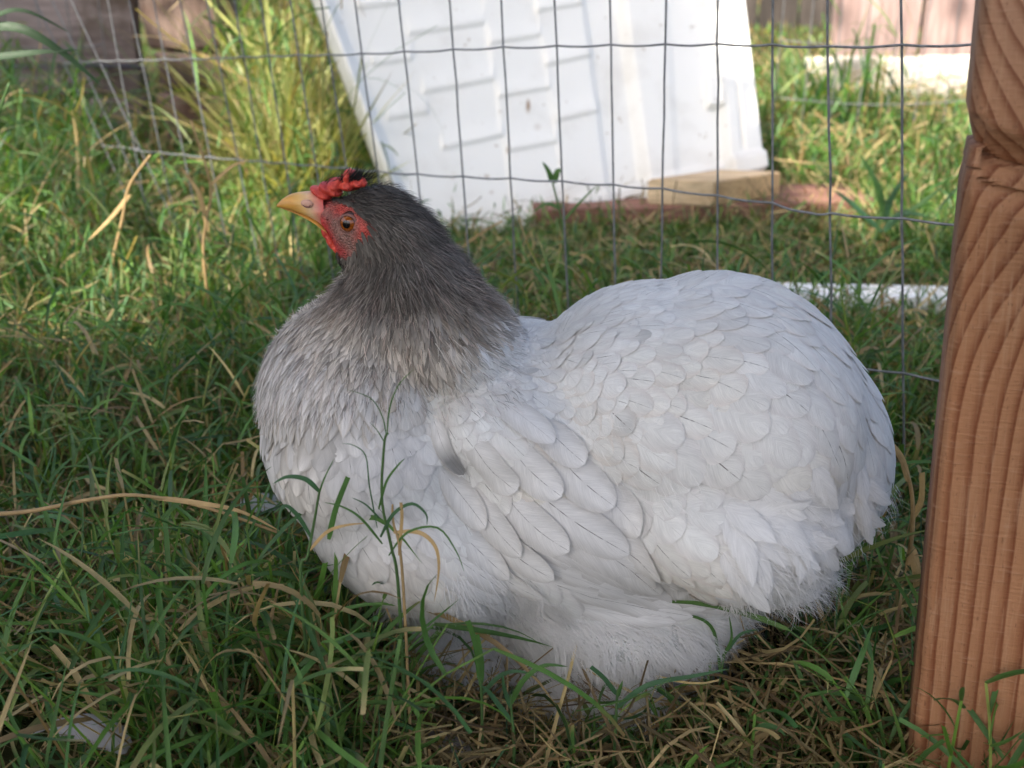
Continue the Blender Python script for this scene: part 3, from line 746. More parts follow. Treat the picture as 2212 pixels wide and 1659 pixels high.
for (i, x, y, ch) in seeds:
    p = Vector(vco[i]); n = Vector(vno[i]); t = flow3(p, n, ch)
    L = ch[2]*PXM*random.uniform(.9, 1.25); Wd = ch[3]*PXM*random.uniform(.95, 1.28)
    hack = Wd < .0052
    t = (t+n.cross(t)*random.gauss(0, .10 if hack else .075)); t = (t-n*t.dot(n)).normalized()
    p0 = p-t*L*.55
    lf = L*(.05 if hack else .036)+.0005+random.uniform(0, .0008)
    v_ = random.uniform(.93, 1.04) if Wd > .006 else random.uniform(.72, 1.3)
    v_ *= 1-(.10*max(0, math.sin(x*.021+math.sin(y*.013)*2))*max(0, math.sin(y*.019+1)) if Wd > .006 else 0)
    wn = max(0, math.sin(x*.011+1.3)*math.sin(y*.014-.4))*.06 if Wd > .006 else 0
    tint = [c*v_*k_ for c, k_ in zip(ch[4:7], (1, 1-wn*.5, 1-wn*1.5))]; rim = [c*v_*k_ for c, k_ in zip(ch[7:10], (1, 1-wn, 1-wn*2.2))]
    tint = [min(c, .84) for c in tint]; rim = [min(c, .82) for c in rim]
    shaft = random.choice((0, 0, .25, .6, 1.0)) if Wd > .006 else .15
    gray = None
    if Wd > .006 and random.random() < .02: gray = (.55, random.uniform(.12, .35))
    g = feather_geo(p0, t, L, Wd, lf, tint, rim, shaft, ch[10], pointy=.75 if hack else (.25 if ch[10] > .5 else 0), bend=random.gauss(0, .12), droop=.002 if ch[10] > .6 else 0, gray=gray)
    vis = p.y < YH+.03 and n.dot((CAM-p).normalized()) > -.1
    if hack: fine.append(g)
    elif vis: big.append((L*Wd, g))
    else: rest.append(g)
# named flight feathers of the folded wing
FLY = [([(1070, 1225), (1240, 1302), (1452, 1343)], 24, .0020), ([(1085, 1208), (1291, 1283), (1486, 1333)], 26, .0030), ([(1100, 1190), (1328, 1264), (1512, 1318)], 27, .0040),
 ([(1120, 1165), (1309, 1228), (1560, 1322)], 30, .0030), ([(1120, 1150), (1300, 1205), (1490, 1296)], 36, .0052), ([(1130, 1125), (1291, 1180), (1420, 1250)], 42, .0062), ([(1180, 1060), (1320, 1160), (1440, 1240)], 42, .0052),
 ([(1140, 1040), (1230, 1120), (1352, 1185)], 42, .0074), ([(1080, 1050), (1150, 1130), (1230, 1180)], 38, .0078), ([(1180, 950), (1240, 1030), (1320, 1095)], 44, .0075),
 ([(1080, 940), (1140, 1010), (1215, 1075)], 38, .0080), ([(990, 1030), (1060, 1120), (1135, 1190)], 34, .0070), ([(1120, 880), (1190, 950), (1262, 1010)], 38, .0078),
 ([(925, 890), (962, 955), (992, 1025)], 21, .0082), ([(1000, 930), (1060, 1000), (1125, 1062)], 36, .0068), ([(940, 1000), (1000, 1080), (1062, 1135)], 32, .0062), ([(1060, 850), (1120, 905), (1190, 965)], 36, .0066), ([(1250, 1000), (1320, 1085), (1400, 1150)], 40, .0060),
 ([(1040, 1130), (1120, 1195), (1200, 1235)], 34, .0066), ([(1240, 1150), (1330, 1205), (1420, 1262)], 36, .0064), ([(1330, 1190), (1440, 1250), (1545, 1305)], 34, .0050), ([(980, 1180), (1080, 1240), (1180, 1275)], 24, .0056),
 ([(900, 1200), (990, 1255), (1078, 1288)], 24, .0030), ([(930, 1160), (1010, 1225), (1100, 1265)], 26, .0050), ([(950, 1110), (1030, 1190), (1110, 1235)], 30, .0062)]
for (pts, wpx, lf) in FLY:
    path = []
    n_ = 9
    for k in range(n_):
        s = k/(n_-1)*(len(pts)-1); i = min(int(s), len(pts)-2); fr = s-i
        # quadratic through the points
        if len(pts) == 3:
            a, b, c = pts; u = k/(n_-1); bx = 2*b[0]-.5*(a[0]+c[0]); by = 2*b[1]-.5*(a[1]+c[1])
            X = (1-u)**2*a[0]+2*u*(1-u)*bx+u*u*c[0]; Y = (1-u)**2*a[1]+2*u*(1-u)*by+u*u*c[1]
        h, n = hit(X, Y)
        if h is None: continue
        path.append([h, n])
    for _ in range(3):
        for k in range(1, len(path)-1):
            path[k][0] = (path[k-1][0]+path[k][0]*2+path[k+1][0])/4; path[k][1] = (path[k-1][1]+path[k][1]+path[k+1][1]).normalized()
    gray = (.45, .8) if pts[0] == (925, 890) else None
    for far in (0, 1):
        pp = [(Vector((q.x, 2*YH-q.y, q.z)), Vector((n.x, -n.y, n.z))) for q, n in path] if far else path
        g = feather_geo(pp[0][0], Vector((1, 0, 0)), .05, wpx*PXM, lf*.36+.0026, (.79, .775, .75), (.60, .58, .55), random.choice((.4, .8, 1)), .06, path=pp, gray=gray)
        (rest.append(g) if far else big.append((1, g)))
# loose ragged feathers round the end of the tail
for k in range(64):
    x = random.uniform(1590, 1890); y = 1250-(x-1590)*.42-random.uniform(0, 130)
    h, n = hit(x, y)
    if h is None: continue
    far = k % 4 == 3
    if far: h = Vector((h.x, 2*YH-h.y, h.z)); n = Vector((n.x, -n.y, n.z))
    ch = chart(x, y).copy(); a = R(random.gauss(34+(x-1590)*.11, 16)); ch[0], ch[1] = math.cos(a), math.sin(a)
    t = flow3(h, n, ch); g = feather_geo(h-t*.016, t, random.uniform(.026, .040), random.uniform(.0035, .0075), random.uniform(.004, .008), (.82, .81, .79), (.76, .75, .73), random.choice((0, 0, .4)), 1.4, pointy=.7, bend=random.gauss(.2, .5), droop=random.uniform(-.001, .004))
    (rest if far else big).append(g if far else (.9, g))
big.sort(key=lambda a: -a[0])
for k, (a, g) in enumerate(big[:290]):
    keep(link('feather', geo_mesh('feather', [g]), M_FEATHER), hen)
if len(big) > 290:
    o = keep(link('small_feathers', geo_mesh('small_feathers', [g for _, g in big[290:]]), M_FEATHER), hen); o['kind'] = 'stuff'
o = keep(link('hackle', geo_mesh('hackle', fine), M_FEATHER), hen); o['kind'] = 'stuff'; o['label'] = 'fine grey neck and head feathers'
o = keep(link('far_side_feathers', geo_mesh('far_side_feathers', rest), M_FEATHER), hen); o['kind'] = 'stuff'
print('feathers', len(big), len(fine), len(rest))

# --- strands of down and hair-fine feathering
def strands(name, seeds_, mat, parent, label=None):
    """seeds_: list of (p, dir, normal, length, width, colour, curl)"""
    n = len(seeds_); seg = 4
    P = np.array([s[0] for s in seeds_]); D = np.array([s[1] for s in seeds_]); N = np.array([s[2] for s in seeds_])
    L = np.array([s[3] for s in seeds_]); Wd = np.array([s[4] for s in seeds_]); Cc = np.array([s[5] for s in seeds_]); K = np.array([s[6] for s in seeds_])
    B = np.cross(N, D); V = np.zeros((n, seg+1, 2, 3)); T = np.zeros((n, seg+1, 2, 4))
    # ribbons turn their flat side to the outward normal
    for i in range(seg+1):
        s = i/seg
        c = P+D*(L*s)[:, None]+N*(L*(.22*math.sin(s*2.2)))[:, None]+B*(L*K*s*s)[:, None]
        w_ = Wd*(1-s)**.6*.5+.00002
        V[:, i, 0] = c-B*w_[:, None]; V[:, i, 1] = c+B*w_[:, None]
        T[:, i, :, :3] = Cc[:, None, :]; T[:, i, :, 3] = 1
    idx = np.arange(n*(seg+1)*2).reshape(n, seg+1, 2)
    F = np.stack([idx[:, :-1, 0], idx[:, :-1, 1], idx[:, 1:, 1], idx[:, 1:, 0]], -1).reshape(-1, 4)
    o = link(name, mesh_np(name, V.reshape(-1, 3), F, True, {'tint': T.reshape(-1, 4)}), mat); keep(o, parent); o['kind'] = 'stuff'
    if label: o['label'] = label
    return o
sd = []; hd = []
tri = np.array([v for p in BODY.polygons for v in ((p.vertices[0], p.vertices[1], p.vertices[2]),)])
clump = {}
for k in range(330000):
    i = random.randrange(nv); p = vco[i]+RNG.normal(0, .0012, 3); n = Vector(vno[i]); x, y = near_px(vco[i])
    fl = is_fluff(x, y) or (x > 1560 and y > 1190 and random.random() < .5) or (is_fluff(x, y+45) and not inpoly(x, y, WING) and random.random() < .4)
    if fl and len(sd) < 42000:
        if p[2] < .004: continue
        ch = chart(x, y); t = flow3(Vector(vco[i]), n, ch); key = (int(x/34), int(y/28), p[1] > YH); 
        if key not in clump: clump[key] = (random.gauss(0, .26), random.gauss(0, .28), random.uniform(.8, 1.25))
        a, cu, ll = clump[key]; b = n.cross(t)
        t = (t+b*(a+random.gauss(0, .16))+Vector((0, 0, -.12))); t = (t-n*t.dot(n)*.8).normalized()
        g = random.uniform(.72, .84); col = (g, g*.985, g*.965)
        if p[2] < .08 and ((x-1258)/46)**2+((y-1474)/16)**2 < 1 and random.random() < .75: col = (.24, .15, .07)
        sd.append((p, t, n, random.uniform(.010, .021)*ll, random.uniform(.00014, .00034), col, cu+random.gauss(0, .12)))
    elif x < 1120 and y < 900 and y < 1000-.1*x and len(hd) < 40000 and (y < 700 or random.random() < .45):
        ch = chart(x, y); t = flow3(Vector(vco[i]), n, ch)
        if x < 890 and y < 620 and skin_col(x, y):
            if random.random() > .10 or inpoly(x, y, RED2) or inpoly(x, y, RED3): continue
            g = random.uniform(.02, .08); L = random.uniform(.0012, .003); wd = .00014
        else:
            g = min(.75, ch[5]*random.choice((.5, .8, 1.1, 1.6, 2.0))*random.uniform(.8, 1.2)); L = ch[2]*PXM*random.uniform(.5, .9)*.8; wd = random.uniform(.00018, .0004)
        t = (t+n.cross(t)*random.gauss(0, .14)+n*(.06 if y < 660 else -.04)).normalized()
        if y > 660: L *= .6
        warm = random.choice((0, 0, .12)); wm = g/ch[5] if L > .003 else 0; hd.append((p+np.array(n)*L*.05, t, n, L, wd, (min(.8, ch[4]*wm*(1+warm)), min(.8, ch[5]*wm), min(.8, ch[6]*wm)) if wm else (g, g, g), random.gauss(0, .1)))
for k in range(4500):                                      # wisps over the lower tail and the fringes
    i = random.randrange(nv); x, y = near_px(vco[i])
    if (x > 1560 and y > 1040 and x+y*.6 > 2330) or (1180 < x < 1500 and 820+.6*(x-1180) < y < 900+.8*(x-1180)):
        n = Vector(vno[i]); t = flow3(Vector(vco[i]), n); 
        t = (t+n.cross(t)*random.gauss(0, .22)+Vector((0, 0, -.15))); t.normalize(); g = random.uniform(.74, .84)
        sd.append((vco[i]+np.array(n)*.0045, t, n, random.uniform(.010, .021), random.uniform(.00014, .0003), (g, g*.985, g*.96), random.gauss(.1, .25)))
strands('down', sd, M_DOWN, hen, 'loose white down over belly, thigh and under the tail')
strands('head_plumage', hd, M_DOWN, hen, 'hair fine dark grey feathering of the head')

# --- beak, comb, wattle, eye
def loft(name, rings, mat, tints, n=18):
    V = []; T = []; F = []
    for (tx, ty, bx, by, wd), tc in zip(rings, tints):
        a = atD(tx, ty, YH); b = atD(bx, by, YH); c = (a+b)/2; h = (a-b)/2
        for k in range(n):
            an = 2*math.pi*k/n; sn, cs = math.sin(an), math.cos(an)
            V.append(c+h*cs+Vector((0, 1, 0))*wd*(abs(sn)**.85)*(1 if sn > 0 else -1)*(1-.15*cs)); T.append((*tc, 1))
    m_ = len(rings)
    for i in range(m_-1):
        for k in range(n): F.append((i*n+k, i*n+(k+1) % n, (i+1)*n+(k+1) % n, (i+1)*n+k))
    me = mesh_np(name, np.array([tuple(v) for v in V]), np.array(F), True, {'tint': np.array(T)})
    o = keep(link(name, me, mat), hen); md = o.modifiers.new('s', 'SUBSURF'); md.levels = 2; md.render_levels = 2; return o
Y1 = (.56, .29, .06); Y2 = (.60, .36, .11); P1 = (.58, .40, .26)
beak = loft('beak', [(700, 408, 712, 497, .0085), (682, 411, 700, 486, .0084), (664, 413, 684, 474, .0074), (645, 414, 664, 465, .0060), (626, 419, 642, 457, .0044), (611, 428, 621, 451.5, .0028), (602, 437, 607, 448, .0014), (597.5, 443.5, 599, 447.5, .0004)], M_BEAK,
     [(.48, .06, .05), (.52, .20, .14), (.60, .40, .22), Y2, Y1, Y1, (.46, .22, .04), (.40, .18, .04)])
beak['label'] = 'yellow curved upper beak'
lb = loft('lower_beak', [(702, 482, 716, 505, .0066), (688, 472, 700, 493, .0062), (666, 461, 676, 476, .0050), (640, 453, 646, 463, .0033), (618, 448, 622, 454, .0018), (606, 446.5, 608, 450, .0006)], M_BEAK, [(.42, .2, .05), Y1, Y1, (.42, .22, .05), (.42, .22, .05), (.4, .2, .05)])
def blob(name, els, mat, vox, it, parent=hen, label=None):
    b = bmesh.new()
    for e in els: ellipsoid(b, *e, sub=3)
    me = remeshed(name, b, vox, it); o = keep(link(name, me, mat), parent)
    if label: o['label'] = label
    return o
comb = blob('comb', [(744, 397, 36, 13, 12, .0045, 0), (692, 415, 24.64, 11.5, 28, 0.0065, 0), (708, 406, 20.160000000000004, 12.649999999999999, 32, 0.0072499999999999995, -0.001), (722, 401, 14.560000000000002, 13.799999999999999, 20, 0.00625, -0.002), (730, 391, 7.280000000000001, 9.2, 0, 0.00325, -0.003), (738, 394, 8.96, 12.649999999999999, 0, 0.004375, 0), (749, 381, 8.4, 16.099999999999998, 8, 0.00375, -0.003), (757, 377, 6.720000000000001, 14.95, -5, 0.00325, 0), (765, 378, 5.6000000000000005, 12.649999999999999, 5, 0.00325, 0.002), (752, 400, 20.160000000000004, 13.799999999999999, 10, 0.0075, 0), (772, 397, 13.440000000000001, 9.2, 25, 0.005, -0.004), (784, 391, 6.16, 9.2, 0, 0.0035, -0.004), (788, 397, 5.6000000000000005, 8.049999999999999, 30, 0.0035, -0.004), (742, 384, 5.040000000000001, 10.35, -15, 0.0025, 0.004), (776, 384, 5.040000000000001, 6.8999999999999995, 0, 0.0029999999999999996, 0.001), (700, 420, 20, 12, 20, 0.0075, 0), (722, 412, 20, 12, 25, 0.008, 0)], M_COMB, .0005, 11, label='small knobbly red comb')
wat = blob('wattle', [(703, 502, 9, 15, -15, .0026, -.004), (714, 521, 9, 16, -25, .0026, -.005), (727, 537, 9, 15, -35, .0026, -.005), (740, 551, 8, 13, -30, .0024, -.005), (703, 502, 9, 14, -15, .0026, .004), (716, 524, 9, 18, -25, .0028, .004), (733, 543, 9, 16, -30, .0024, .004)], M_COMB, .0006, 4, label='short red wattle along the throat')
for sgn in (1,):
    h, n = hit(752, 483)
    for far in (0, 1):
        c = Vector(h); nn = Vector(n)
        nn = (nn*.5+Vector((-.25, -1, -.12))*.8).normalized()
        if far: c.y = 2*YH-c.y; nn.y = -nn.y
        r = .0056; cc = c-nn*(r*.62)
        zq = nn.to_track_quat('Z', 'Y').to_matrix()
        # eyeball with iris and pupil as rings of colour
        V = []; T = []; F = []; na, nb = 24, 48
        for i in range(na+1):
            th = math.pi*.62*i/na
            for j in range(nb):
                ph = 2*math.pi*j/nb; V.append(cc+zq@Vector((math.sin(th)*math.cos(ph), math.sin(th)*math.sin(ph), math.cos(th)))*r)
                rad = math.sin(th)*r
                if rad < .0021 and th < 1.5: col = (.003, .003, .004)
                elif rad < .0035 and th < 1.5: k = .75+.4*math.sin(ph*17+math.sin(ph*5)*2)*.5; col = (.28*k, .07*k, .008*k)
                else: col = (.05, .02, .015)
                T.append((*col, 1))
        for i in range(na):
            for j in range(nb): F.append((i*nb+j, i*nb+(j+1) % nb, (i+1)*nb+(j+1) % nb, (i+1)*nb+j))
        eye = keep(link('eye', mesh_np('eye', np.array([tuple(v) for v in V]), np.array(F), True, {'tint': np.array(T)}), M_EYE), hen)
        # lid ring
        pts = []
        for j in range(26):
            ph = 2*math.pi*j/26; pts.append(cc+zq@Vector((math.cos(ph)*.0046, math.sin(ph)*.0040, r*.60)))
        pts.append(pts[0]); tube('eyelid', [q-eye.location*0 for q in pts], .00075, None).parent = None
        lid = C.objects[-1]
        lid = [o for o in C.objects if o.name.startswith('eyelid')][-1]
        lid.data.materials.clear(); lid.data.materials.append(M_LID) if 'M_LID' in globals() else None
        if not lid.data.materials:
            mm = M('eyelid_skin'); nz_ = mm.noise(mm.obj(), 900, 3)
            M_LID = mm.done(mm.bsdf(mm.ramp(nz_, [(.3, (.10, .045, .035)), (.7, (.24, .10, .08))]), .5, .4)); lid.data.materials.append(M_LID)
        lid.parent = eye
        # nostril: a fleshy flap over a dark slit
        nh = atD(669, 433, YH); nh.y = YH+(.0072 if far else -.0072)
        b = bmesh.new(); bmesh.ops.create_icosphere(b, subdivisions=3, radius=1, matrix=Matrix.Translation(nh) @ Matrix.Rotation(R(12), 4, 'Y') @ Matrix.Diagonal((.0030, .0013, .0020, 1)))
        me = from_bm('nostril_flap', b); a_ = me.attributes.new('tint', 'FLOAT_COLOR', 'POINT'); a_.data.foreach_set('color', [x for _ in me.vertices for x in (.52, .30, .21, 1)])
        link('nostril_flap', me, M_BEAK, beak)
        pts = [nh+Vector((dx, (.0012 if far else -.0012), -.0007+dz)) for dx, dz in ((-.0017, .0003), (-.0009, -.0004), (0, -.0006), (.001, -.0005), (.0018, .0003))]
        tube('nostril', pts, [.00015, .00035, .0004, .00035, .00015], M_LID, beak, sides=6)
# black bristles across the comb
bs = []
for k in range(330):
    x = random.gauss(748, 22); y = 408-random.random()*14-(x-700)*.12
    base = atD(x, y, YH-.003+random.uniform(-.001, .006)); ang = R(random.gauss(-42, 14)); 
    t = Vector((math.cos(ang), random.gauss(-.12, .15), -math.sin(ang))).normalized(); g = random.uniform(.012, .03)
    bs.append((np.array(base), t, Vector((0, -1, .2)).normalized(), random.uniform(.004, .0105), random.uniform(.00018, .0003), (g, g, g), random.gauss(0, .15)))
strands('bristles', bs, M_DOWN, hen, 'thin black bristles growing up round the comb')
# ------------------------------------------------------------------ grass
def mk_blades(P, az, lean, curve, L, Wd, col, tipc, seg=5, three=False, blunt=None, roll=None, twist=None, colbase=None):
    n = len(P); s = np.linspace(0, 1, seg+1); ac = 3 if three else 2
    if blunt is None: blunt = np.zeros(n)
    if roll is None: roll = RNG.normal(0, .5, n)
    if twist is None: twist = RNG.normal(0, .35, n)
    pos = np.zeros((n, seg+1, 3)); pos[:, 0] = P; tan = np.zeros((n, seg+1, 3))
    for i in range(seg+1):
        ph = lean+curve*s[i]**1.2; a = az+twist*s[i]
        tan[:, i] = np.stack([np.sin(ph)*np.cos(a), np.sin(ph)*np.sin(a), np.cos(ph)], -1)
        if i: pos[:, i] = pos[:, i-1]+(tan[:, i]+tan[:, i-1])*.5*(L/seg)[:, None]
    floor = .002+.010*RNG.random(n)
    pos[:, 1:, 2] = np.maximum(pos[:, 1:, 2], floor[:, None])
    V = np.zeros((n, seg+1, ac, 3)); T = np.zeros((n, seg+1, ac, 4)); UV = np.zeros((n, seg+1, ac, 2))
    if colbase is None: colbase = col*.9+np.array([.10, .09, .03])*.25
    for i in range(seg+1):
        a = az+twist*s[i]; side = np.stack([-np.sin(a), np.cos(a), 0*a], -1); t = tan[:, i]
        nn = np.cross(side, t); rr_ = (roll+s[i]*.5*twist)[:, None]
        sv = side*np.cos(rr_)+nn*np.sin(rr_); nv_ = np.cross(sv, t)
        w_ = Wd*.5*((.55+.45*min(1, s[i]*5)))*np.maximum(np.where(blunt > .5, (1-.25*s[i]), (1-s[i]**2.2)**.8), .03)
        V[:, i, 0] = pos[:, i]-sv*w_[:, None]; V[:, i, -1] = pos[:, i]+sv*w_[:, None]
        if three: V[:, i, 1] = pos[:, i]+nv_*(w_*.35)[:, None]
        k = s[i]; kb = max(0, 1-k*4); kt = max(0, (k-.7)/.3)
        c = col*(1-kb)+colbase*kb; c = c*(1-kt)+tipc*kt
        T[:, i, :, :3] = c[:, None, :]; T[:, i, :, 3] = 1
        UV[:, i, :, 0] = (np.arange(ac)/(ac-1))[None, :]+RNG.integers(0, 50, n)[:, None]*0+np.arange(n)[:, None] % 97; UV[:, i, :, 1] = (s[i]*L*20)[:, None]
    idx = np.arange(n*(seg+1)*ac).reshape(n, seg+1, ac)
    F = np.stack([idx[:, :-1, :-1], idx[:, :-1, 1:], idx[:, 1:, 1:], idx[:, 1:, :-1]], -1).reshape(-1, 4)
    return V.reshape(-1, 3), F, T.reshape(-1, 4), UV.reshape(-1, 2), pos, tan
def join_geo(name, parts, mat, parent=None):
    V = []; F = []; T = []; U = []; o = 0
    for p in parts:
        V.append(p[0]); F.append(p[1]+o); T.append(p[2]); U.append(p[3]); o += len(p[0])
    me = mesh_np(name, np.concatenate(V), np.concatenate(F), True, {'tint': np.concatenate(T)}, np.concatenate(U))
    return link(name, me, mat, parent)
def zone(n, y0, y1, m=.12, k=.50):
    y = np.sqrt(RNG.random(n)*(y1**2-y0**2)+y0**2); x = (RNG.random(n)*2-1)*(y*k+m+.06); return x, y
def hen_free(x, y, pad=0.):
    """keep the ground under her clear"""
    cx, cy = .035, YH; a = ((x-.045)/(.125+pad))**2+((y-cy)/(.076+pad))**2
    b = ((x+.06)/(.050+pad))**2+((y-cy)/(.050+pad))**2
    fq = atZ(120, 1605, 0); c_ = (x-fq.x)**2+(y-fq.y+.028)**2 > .050**2
    return (a > 1) & (b > 1) & c_
def tall(x, y):
    """how long the grass grows there"""
    h = np.full_like(x, 1.0)
    h = np.where(y > .62, 1.15, h)
    q = x/np.maximum(y, .1); g = np.exp(-((q+.198)/.033)**4)*((y > 1.5) & (y < 2.7)); h = h+g*2.6
    h = h+2.2*np.exp(-((x-.62)/.10)**2)*((y > 2.1) & (y < 3.0))
    h = np.where((q < -.25) & (y > 1.15), h*np.where(q < -.36, .9, .55), h)
    h = np.where((x > .35) & (y > 2.2), h*.45, h)
    h = np.where((x > .3) & (y > 1.5), h*.85, h)
    h = np.where((y < .46) & (x > -.06) & (x < .16), h*.50, h)     # low in front of her
    h = h*(1+.6*((y > .355) & (y < .50))*np.clip((-.025-x)/.04, 0, 1)*np.clip((x+.24)/.05, 0, 1))
    h = np.where((x > .09) & (x < .19) & (y > .38) & (y < .60), h*1.3, h)
    inpanel = (y > .92) & (y < 1.75) & (x > -.20) & (x < .48); h = np.where(inpanel, h*.46, h)
    h = np.where((y > .70) & (y < .95) & (x < .30) & (x > -.25), h*1.25, h)
    return h
def greens(n, y=None):
    k = RNG.random((n, 1)); c = (1-k)*np.array([.032, .108, .018])+k*np.array([.125, .25, .034])
    b = RNG.random((n, 1)); c = c*(1-.35*b)+.35*b*np.array([.055, .125, .085])
    yel = (RNG.random((n, 1)) < .14); c = np.where(yel, c*.5+np.array([.17, .17, .05])*.7, c)
    return c*(.7+.6*RNG.random((n, 1)))
def straws(n):
    k = RNG.random((n, 1)); c = (1-k)*np.array([.25, .155, .065])+k*np.array([.50, .40, .19]); return c*(.6+.6*RNG.random((n, 1)))
def clumpn(x, y, f=9.):
    return .5+.25*(np.sin(x*f*1.7+np.sin(y*f*1.1)*2)+np.sin(y*f*2.1+np.sin(x*f*1.3+1)*2))
PG = []; PS = []
def turf(n, y0, y1, Lr, Wr, seg, three, dens_dry=.08, k=.50, avoid=True):
    x, y = zone(n, y0, y1, k=k)
    keepm = RNG.random(n) < (.45+.55*clumpn(x, y, 14))
    if avoid: keepm &= hen_free(x, y, -.006)
    x, y = x[keepm], y[keepm]; n = len(x)
    h = tall(x, y); L = RNG.uniform(*Lr, n)*h; Wd = RNG.uniform(*Wr, n)*np.clip(h, .85, 1.5)
    lean = np.abs(RNG.normal(.35, .35, n)); curve = RNG.normal(.75, .7, n)/np.sqrt(h)
    c = greens(n); dry = RNG.random(n) < dens_dry; c = np.where(dry[:, None], straws(n), c)
    qq = x/np.maximum(y, .1); pale = (qq < -.165) & (qq > -.27) & (y > 1.45) & (y < 2.9); c = np.where(pale[:, None], c*.45+np.array([.34, .32, .12])*RNG.uniform(.5, 1.2, (n, 1)), c)  # sunlit look of the tall clump painted into its blade colour
    tip = np.where((RNG.random(n) < .3)[:, None], straws(n), c*1.1)
    PG.append(mk_blades(np.stack([x, y, -.004+0*x], -1), RNG.random(n)*6.283, lean, curve, L, Wd, c, tip, seg, three, (RNG.random(n) < .25)*1.)[:4])
def sprigs(n, y0, y1, Lr, k=.50, leaves=5, Ws=(.0011, .0018), Wl=(.0016, .0034), seg=6, three=True, filt=None):
    """stems with leaves set alternately up them"""
    x, y = zone(n, y0, y1, k=k); km = hen_free(x, y, .0)
    if filt is not None: km &= filt(x, y)
    x, y = x[km], y[km]; n = len(x)
    h = tall(x, y); L = RNG.uniform(*Lr, n)*h; az = RNG.random(n)*6.283
    # shoots near her lean away
    lean = np.abs(RNG.normal(.30, .30, n)); cu = RNG.normal(.35, .45, n)
    c = greens(n)*1.15+np.array([.03, .025, .0]); dry = RNG.random(n) < .14; c = np.where(dry[:, None], straws(n), c)
    g = mk_blades(np.stack([x, y, -.003+0*x], -1), az, lean, cu, L, RNG.uniform(*Ws, n), c, c, seg, True, np.ones(n), twist=RNG.normal(0, .2, n), colbase=straws(n)*.6+c*.3)
    PG.append(g[:4]); pos, tan = g[4], g[5]
    for q in range(leaves):
        i = min(seg, 1+int(q*(seg-1)/(leaves-1)+.5)); km = RNG.random(n) < .85; m_ = km.sum()
        b = pos[km, i]; t = tan[km, i]; ph = np.arccos(np.clip(t[:, 2], -1, 1)); a2 = az[km]+(math.pi if q % 2 else 0)+RNG.normal(0, .6, m_)
        ll = L[km]*RNG.uniform(.28, .62, m_); cl = greens(m_); cl = np.where((dry[km] | (RNG.random(m_) < .05))[:, None], straws(m_), cl)
        tip = np.where((RNG.random(m_) < .25)[:, None], straws(m_), cl*1.15)
        lean2 = np.where(q % 2 == 1, RNG.uniform(.4, .9, m_), ph+RNG.uniform(.3, .8, m_))
        PG.append(mk_blades(b, a2, lean2, RNG.normal(.7, .6, m_), ll, RNG.uniform(*Wl, m_), cl, tip, 6, three, (RNG.random(m_) < .3)*1.)[:4])
def thatch(n, y0, y1, Lr, Wr, zmax, k=.50):
    x, y = zone(n, y0, y1, k=k); km = hen_free(x, y, -.012) & (RNG.random(n) < .3+.7*clumpn(x+3, y, 11)); x, y = x[km], y[km]; n = len(x)
    z = RNG.random(n)**1.7*zmax
    c = straws(n); g = RNG.random(n) < .12; c = np.where(g[:, None], greens(n), c); c = np.where((RNG.random(n) < .35)[:, None], c*.45, c)
    PS.append(mk_blades(np.stack([x, y, z], -1), RNG.random(n)*6.283, RNG.uniform(1.05, 1.75, n), RNG.normal(0, .7, n), RNG.uniform(*Lr, n), RNG.uniform(*Wr, n), c, c, 4, False, np.ones(n), colbase=c, roll=RNG.normal(0, .7, n), twist=RNG.normal(0, .6, n))[:4])
turf(19000, .30, .92, (.022, .060), (.0014, .0034), 5, True, .13)
sprigs(2300, .30, .92, (.045, .085), leaves=5)
sprigs(900, .32, .50, (.05, .075), leaves=5, filt=lambda x, y: (x < -.035) & (x > -.24))
sprigs(500, .36, .70, (.05, .08), leaves=5, filt=lambda x, y: (x > .085) & (x < .26))
turf(2500, .32, .50, (.035, .065), (.0016, .0034), 5, True)
thatch(38000, .30, .95, (.018, .060), (.0007, .0022), .024)
thatch(12000, .38, .54, (.02, .06), (.0008, .0020), .045)
turf(36000, .92, 1.6, (.03, .075), (.0022, .0044), 4, False, .07)
sprigs(2600, .92, 1.6, (.05, .10), leaves=4, three=False)
sprigs(1500, 1.1, 1.95, (.12, .20), leaves=6, three=False, Ws=(.0012, .002), Wl=(.0022, .0045), filt=lambda x, y: (x < -.35*y) & (x > -.50*y))
turf(26000, .12, 3.0, (.03, .075), (.002, .0042), 3, False, .15, k=1.15)
thatch(16000, .12, 2.4, (.02, .07), (.001, .0026), .03, k=1.15)
thatch(5000, .92, 1.7, (.03, .08), (.001, .003), .04)
turf(38000, 1.6, 3.2, (.04, .10), (.003, .006), 3, False, .14)
sprigs(2600, 1.6, 3.0, (.06, .12), leaves=4, three=False, Wl=(.003, .006))
sprigs(900, 1.45, 2.5, (.06, .11), leaves=5, three=False, Wl=(.003, .006), filt=lambda x, y: (x < -.18) & (x > -.66))
thatch(8000, 1.6, 3.2, (.04, .12), (.002, .004), .07)
turf(22000, 3.2, 8.5, (.06, .13), (.006, .013), 2, False, .2)
grass = tag(join_geo('grass', PG, MG), 'mixed green grass blades and leafy shoots all over the ground', 'grass', kind='stuff')
straw = tag(join_geo('thatch', PS, MS), 'dry tan straw and dead grass matted between the green blades', 'dry grass', kind='stuff')

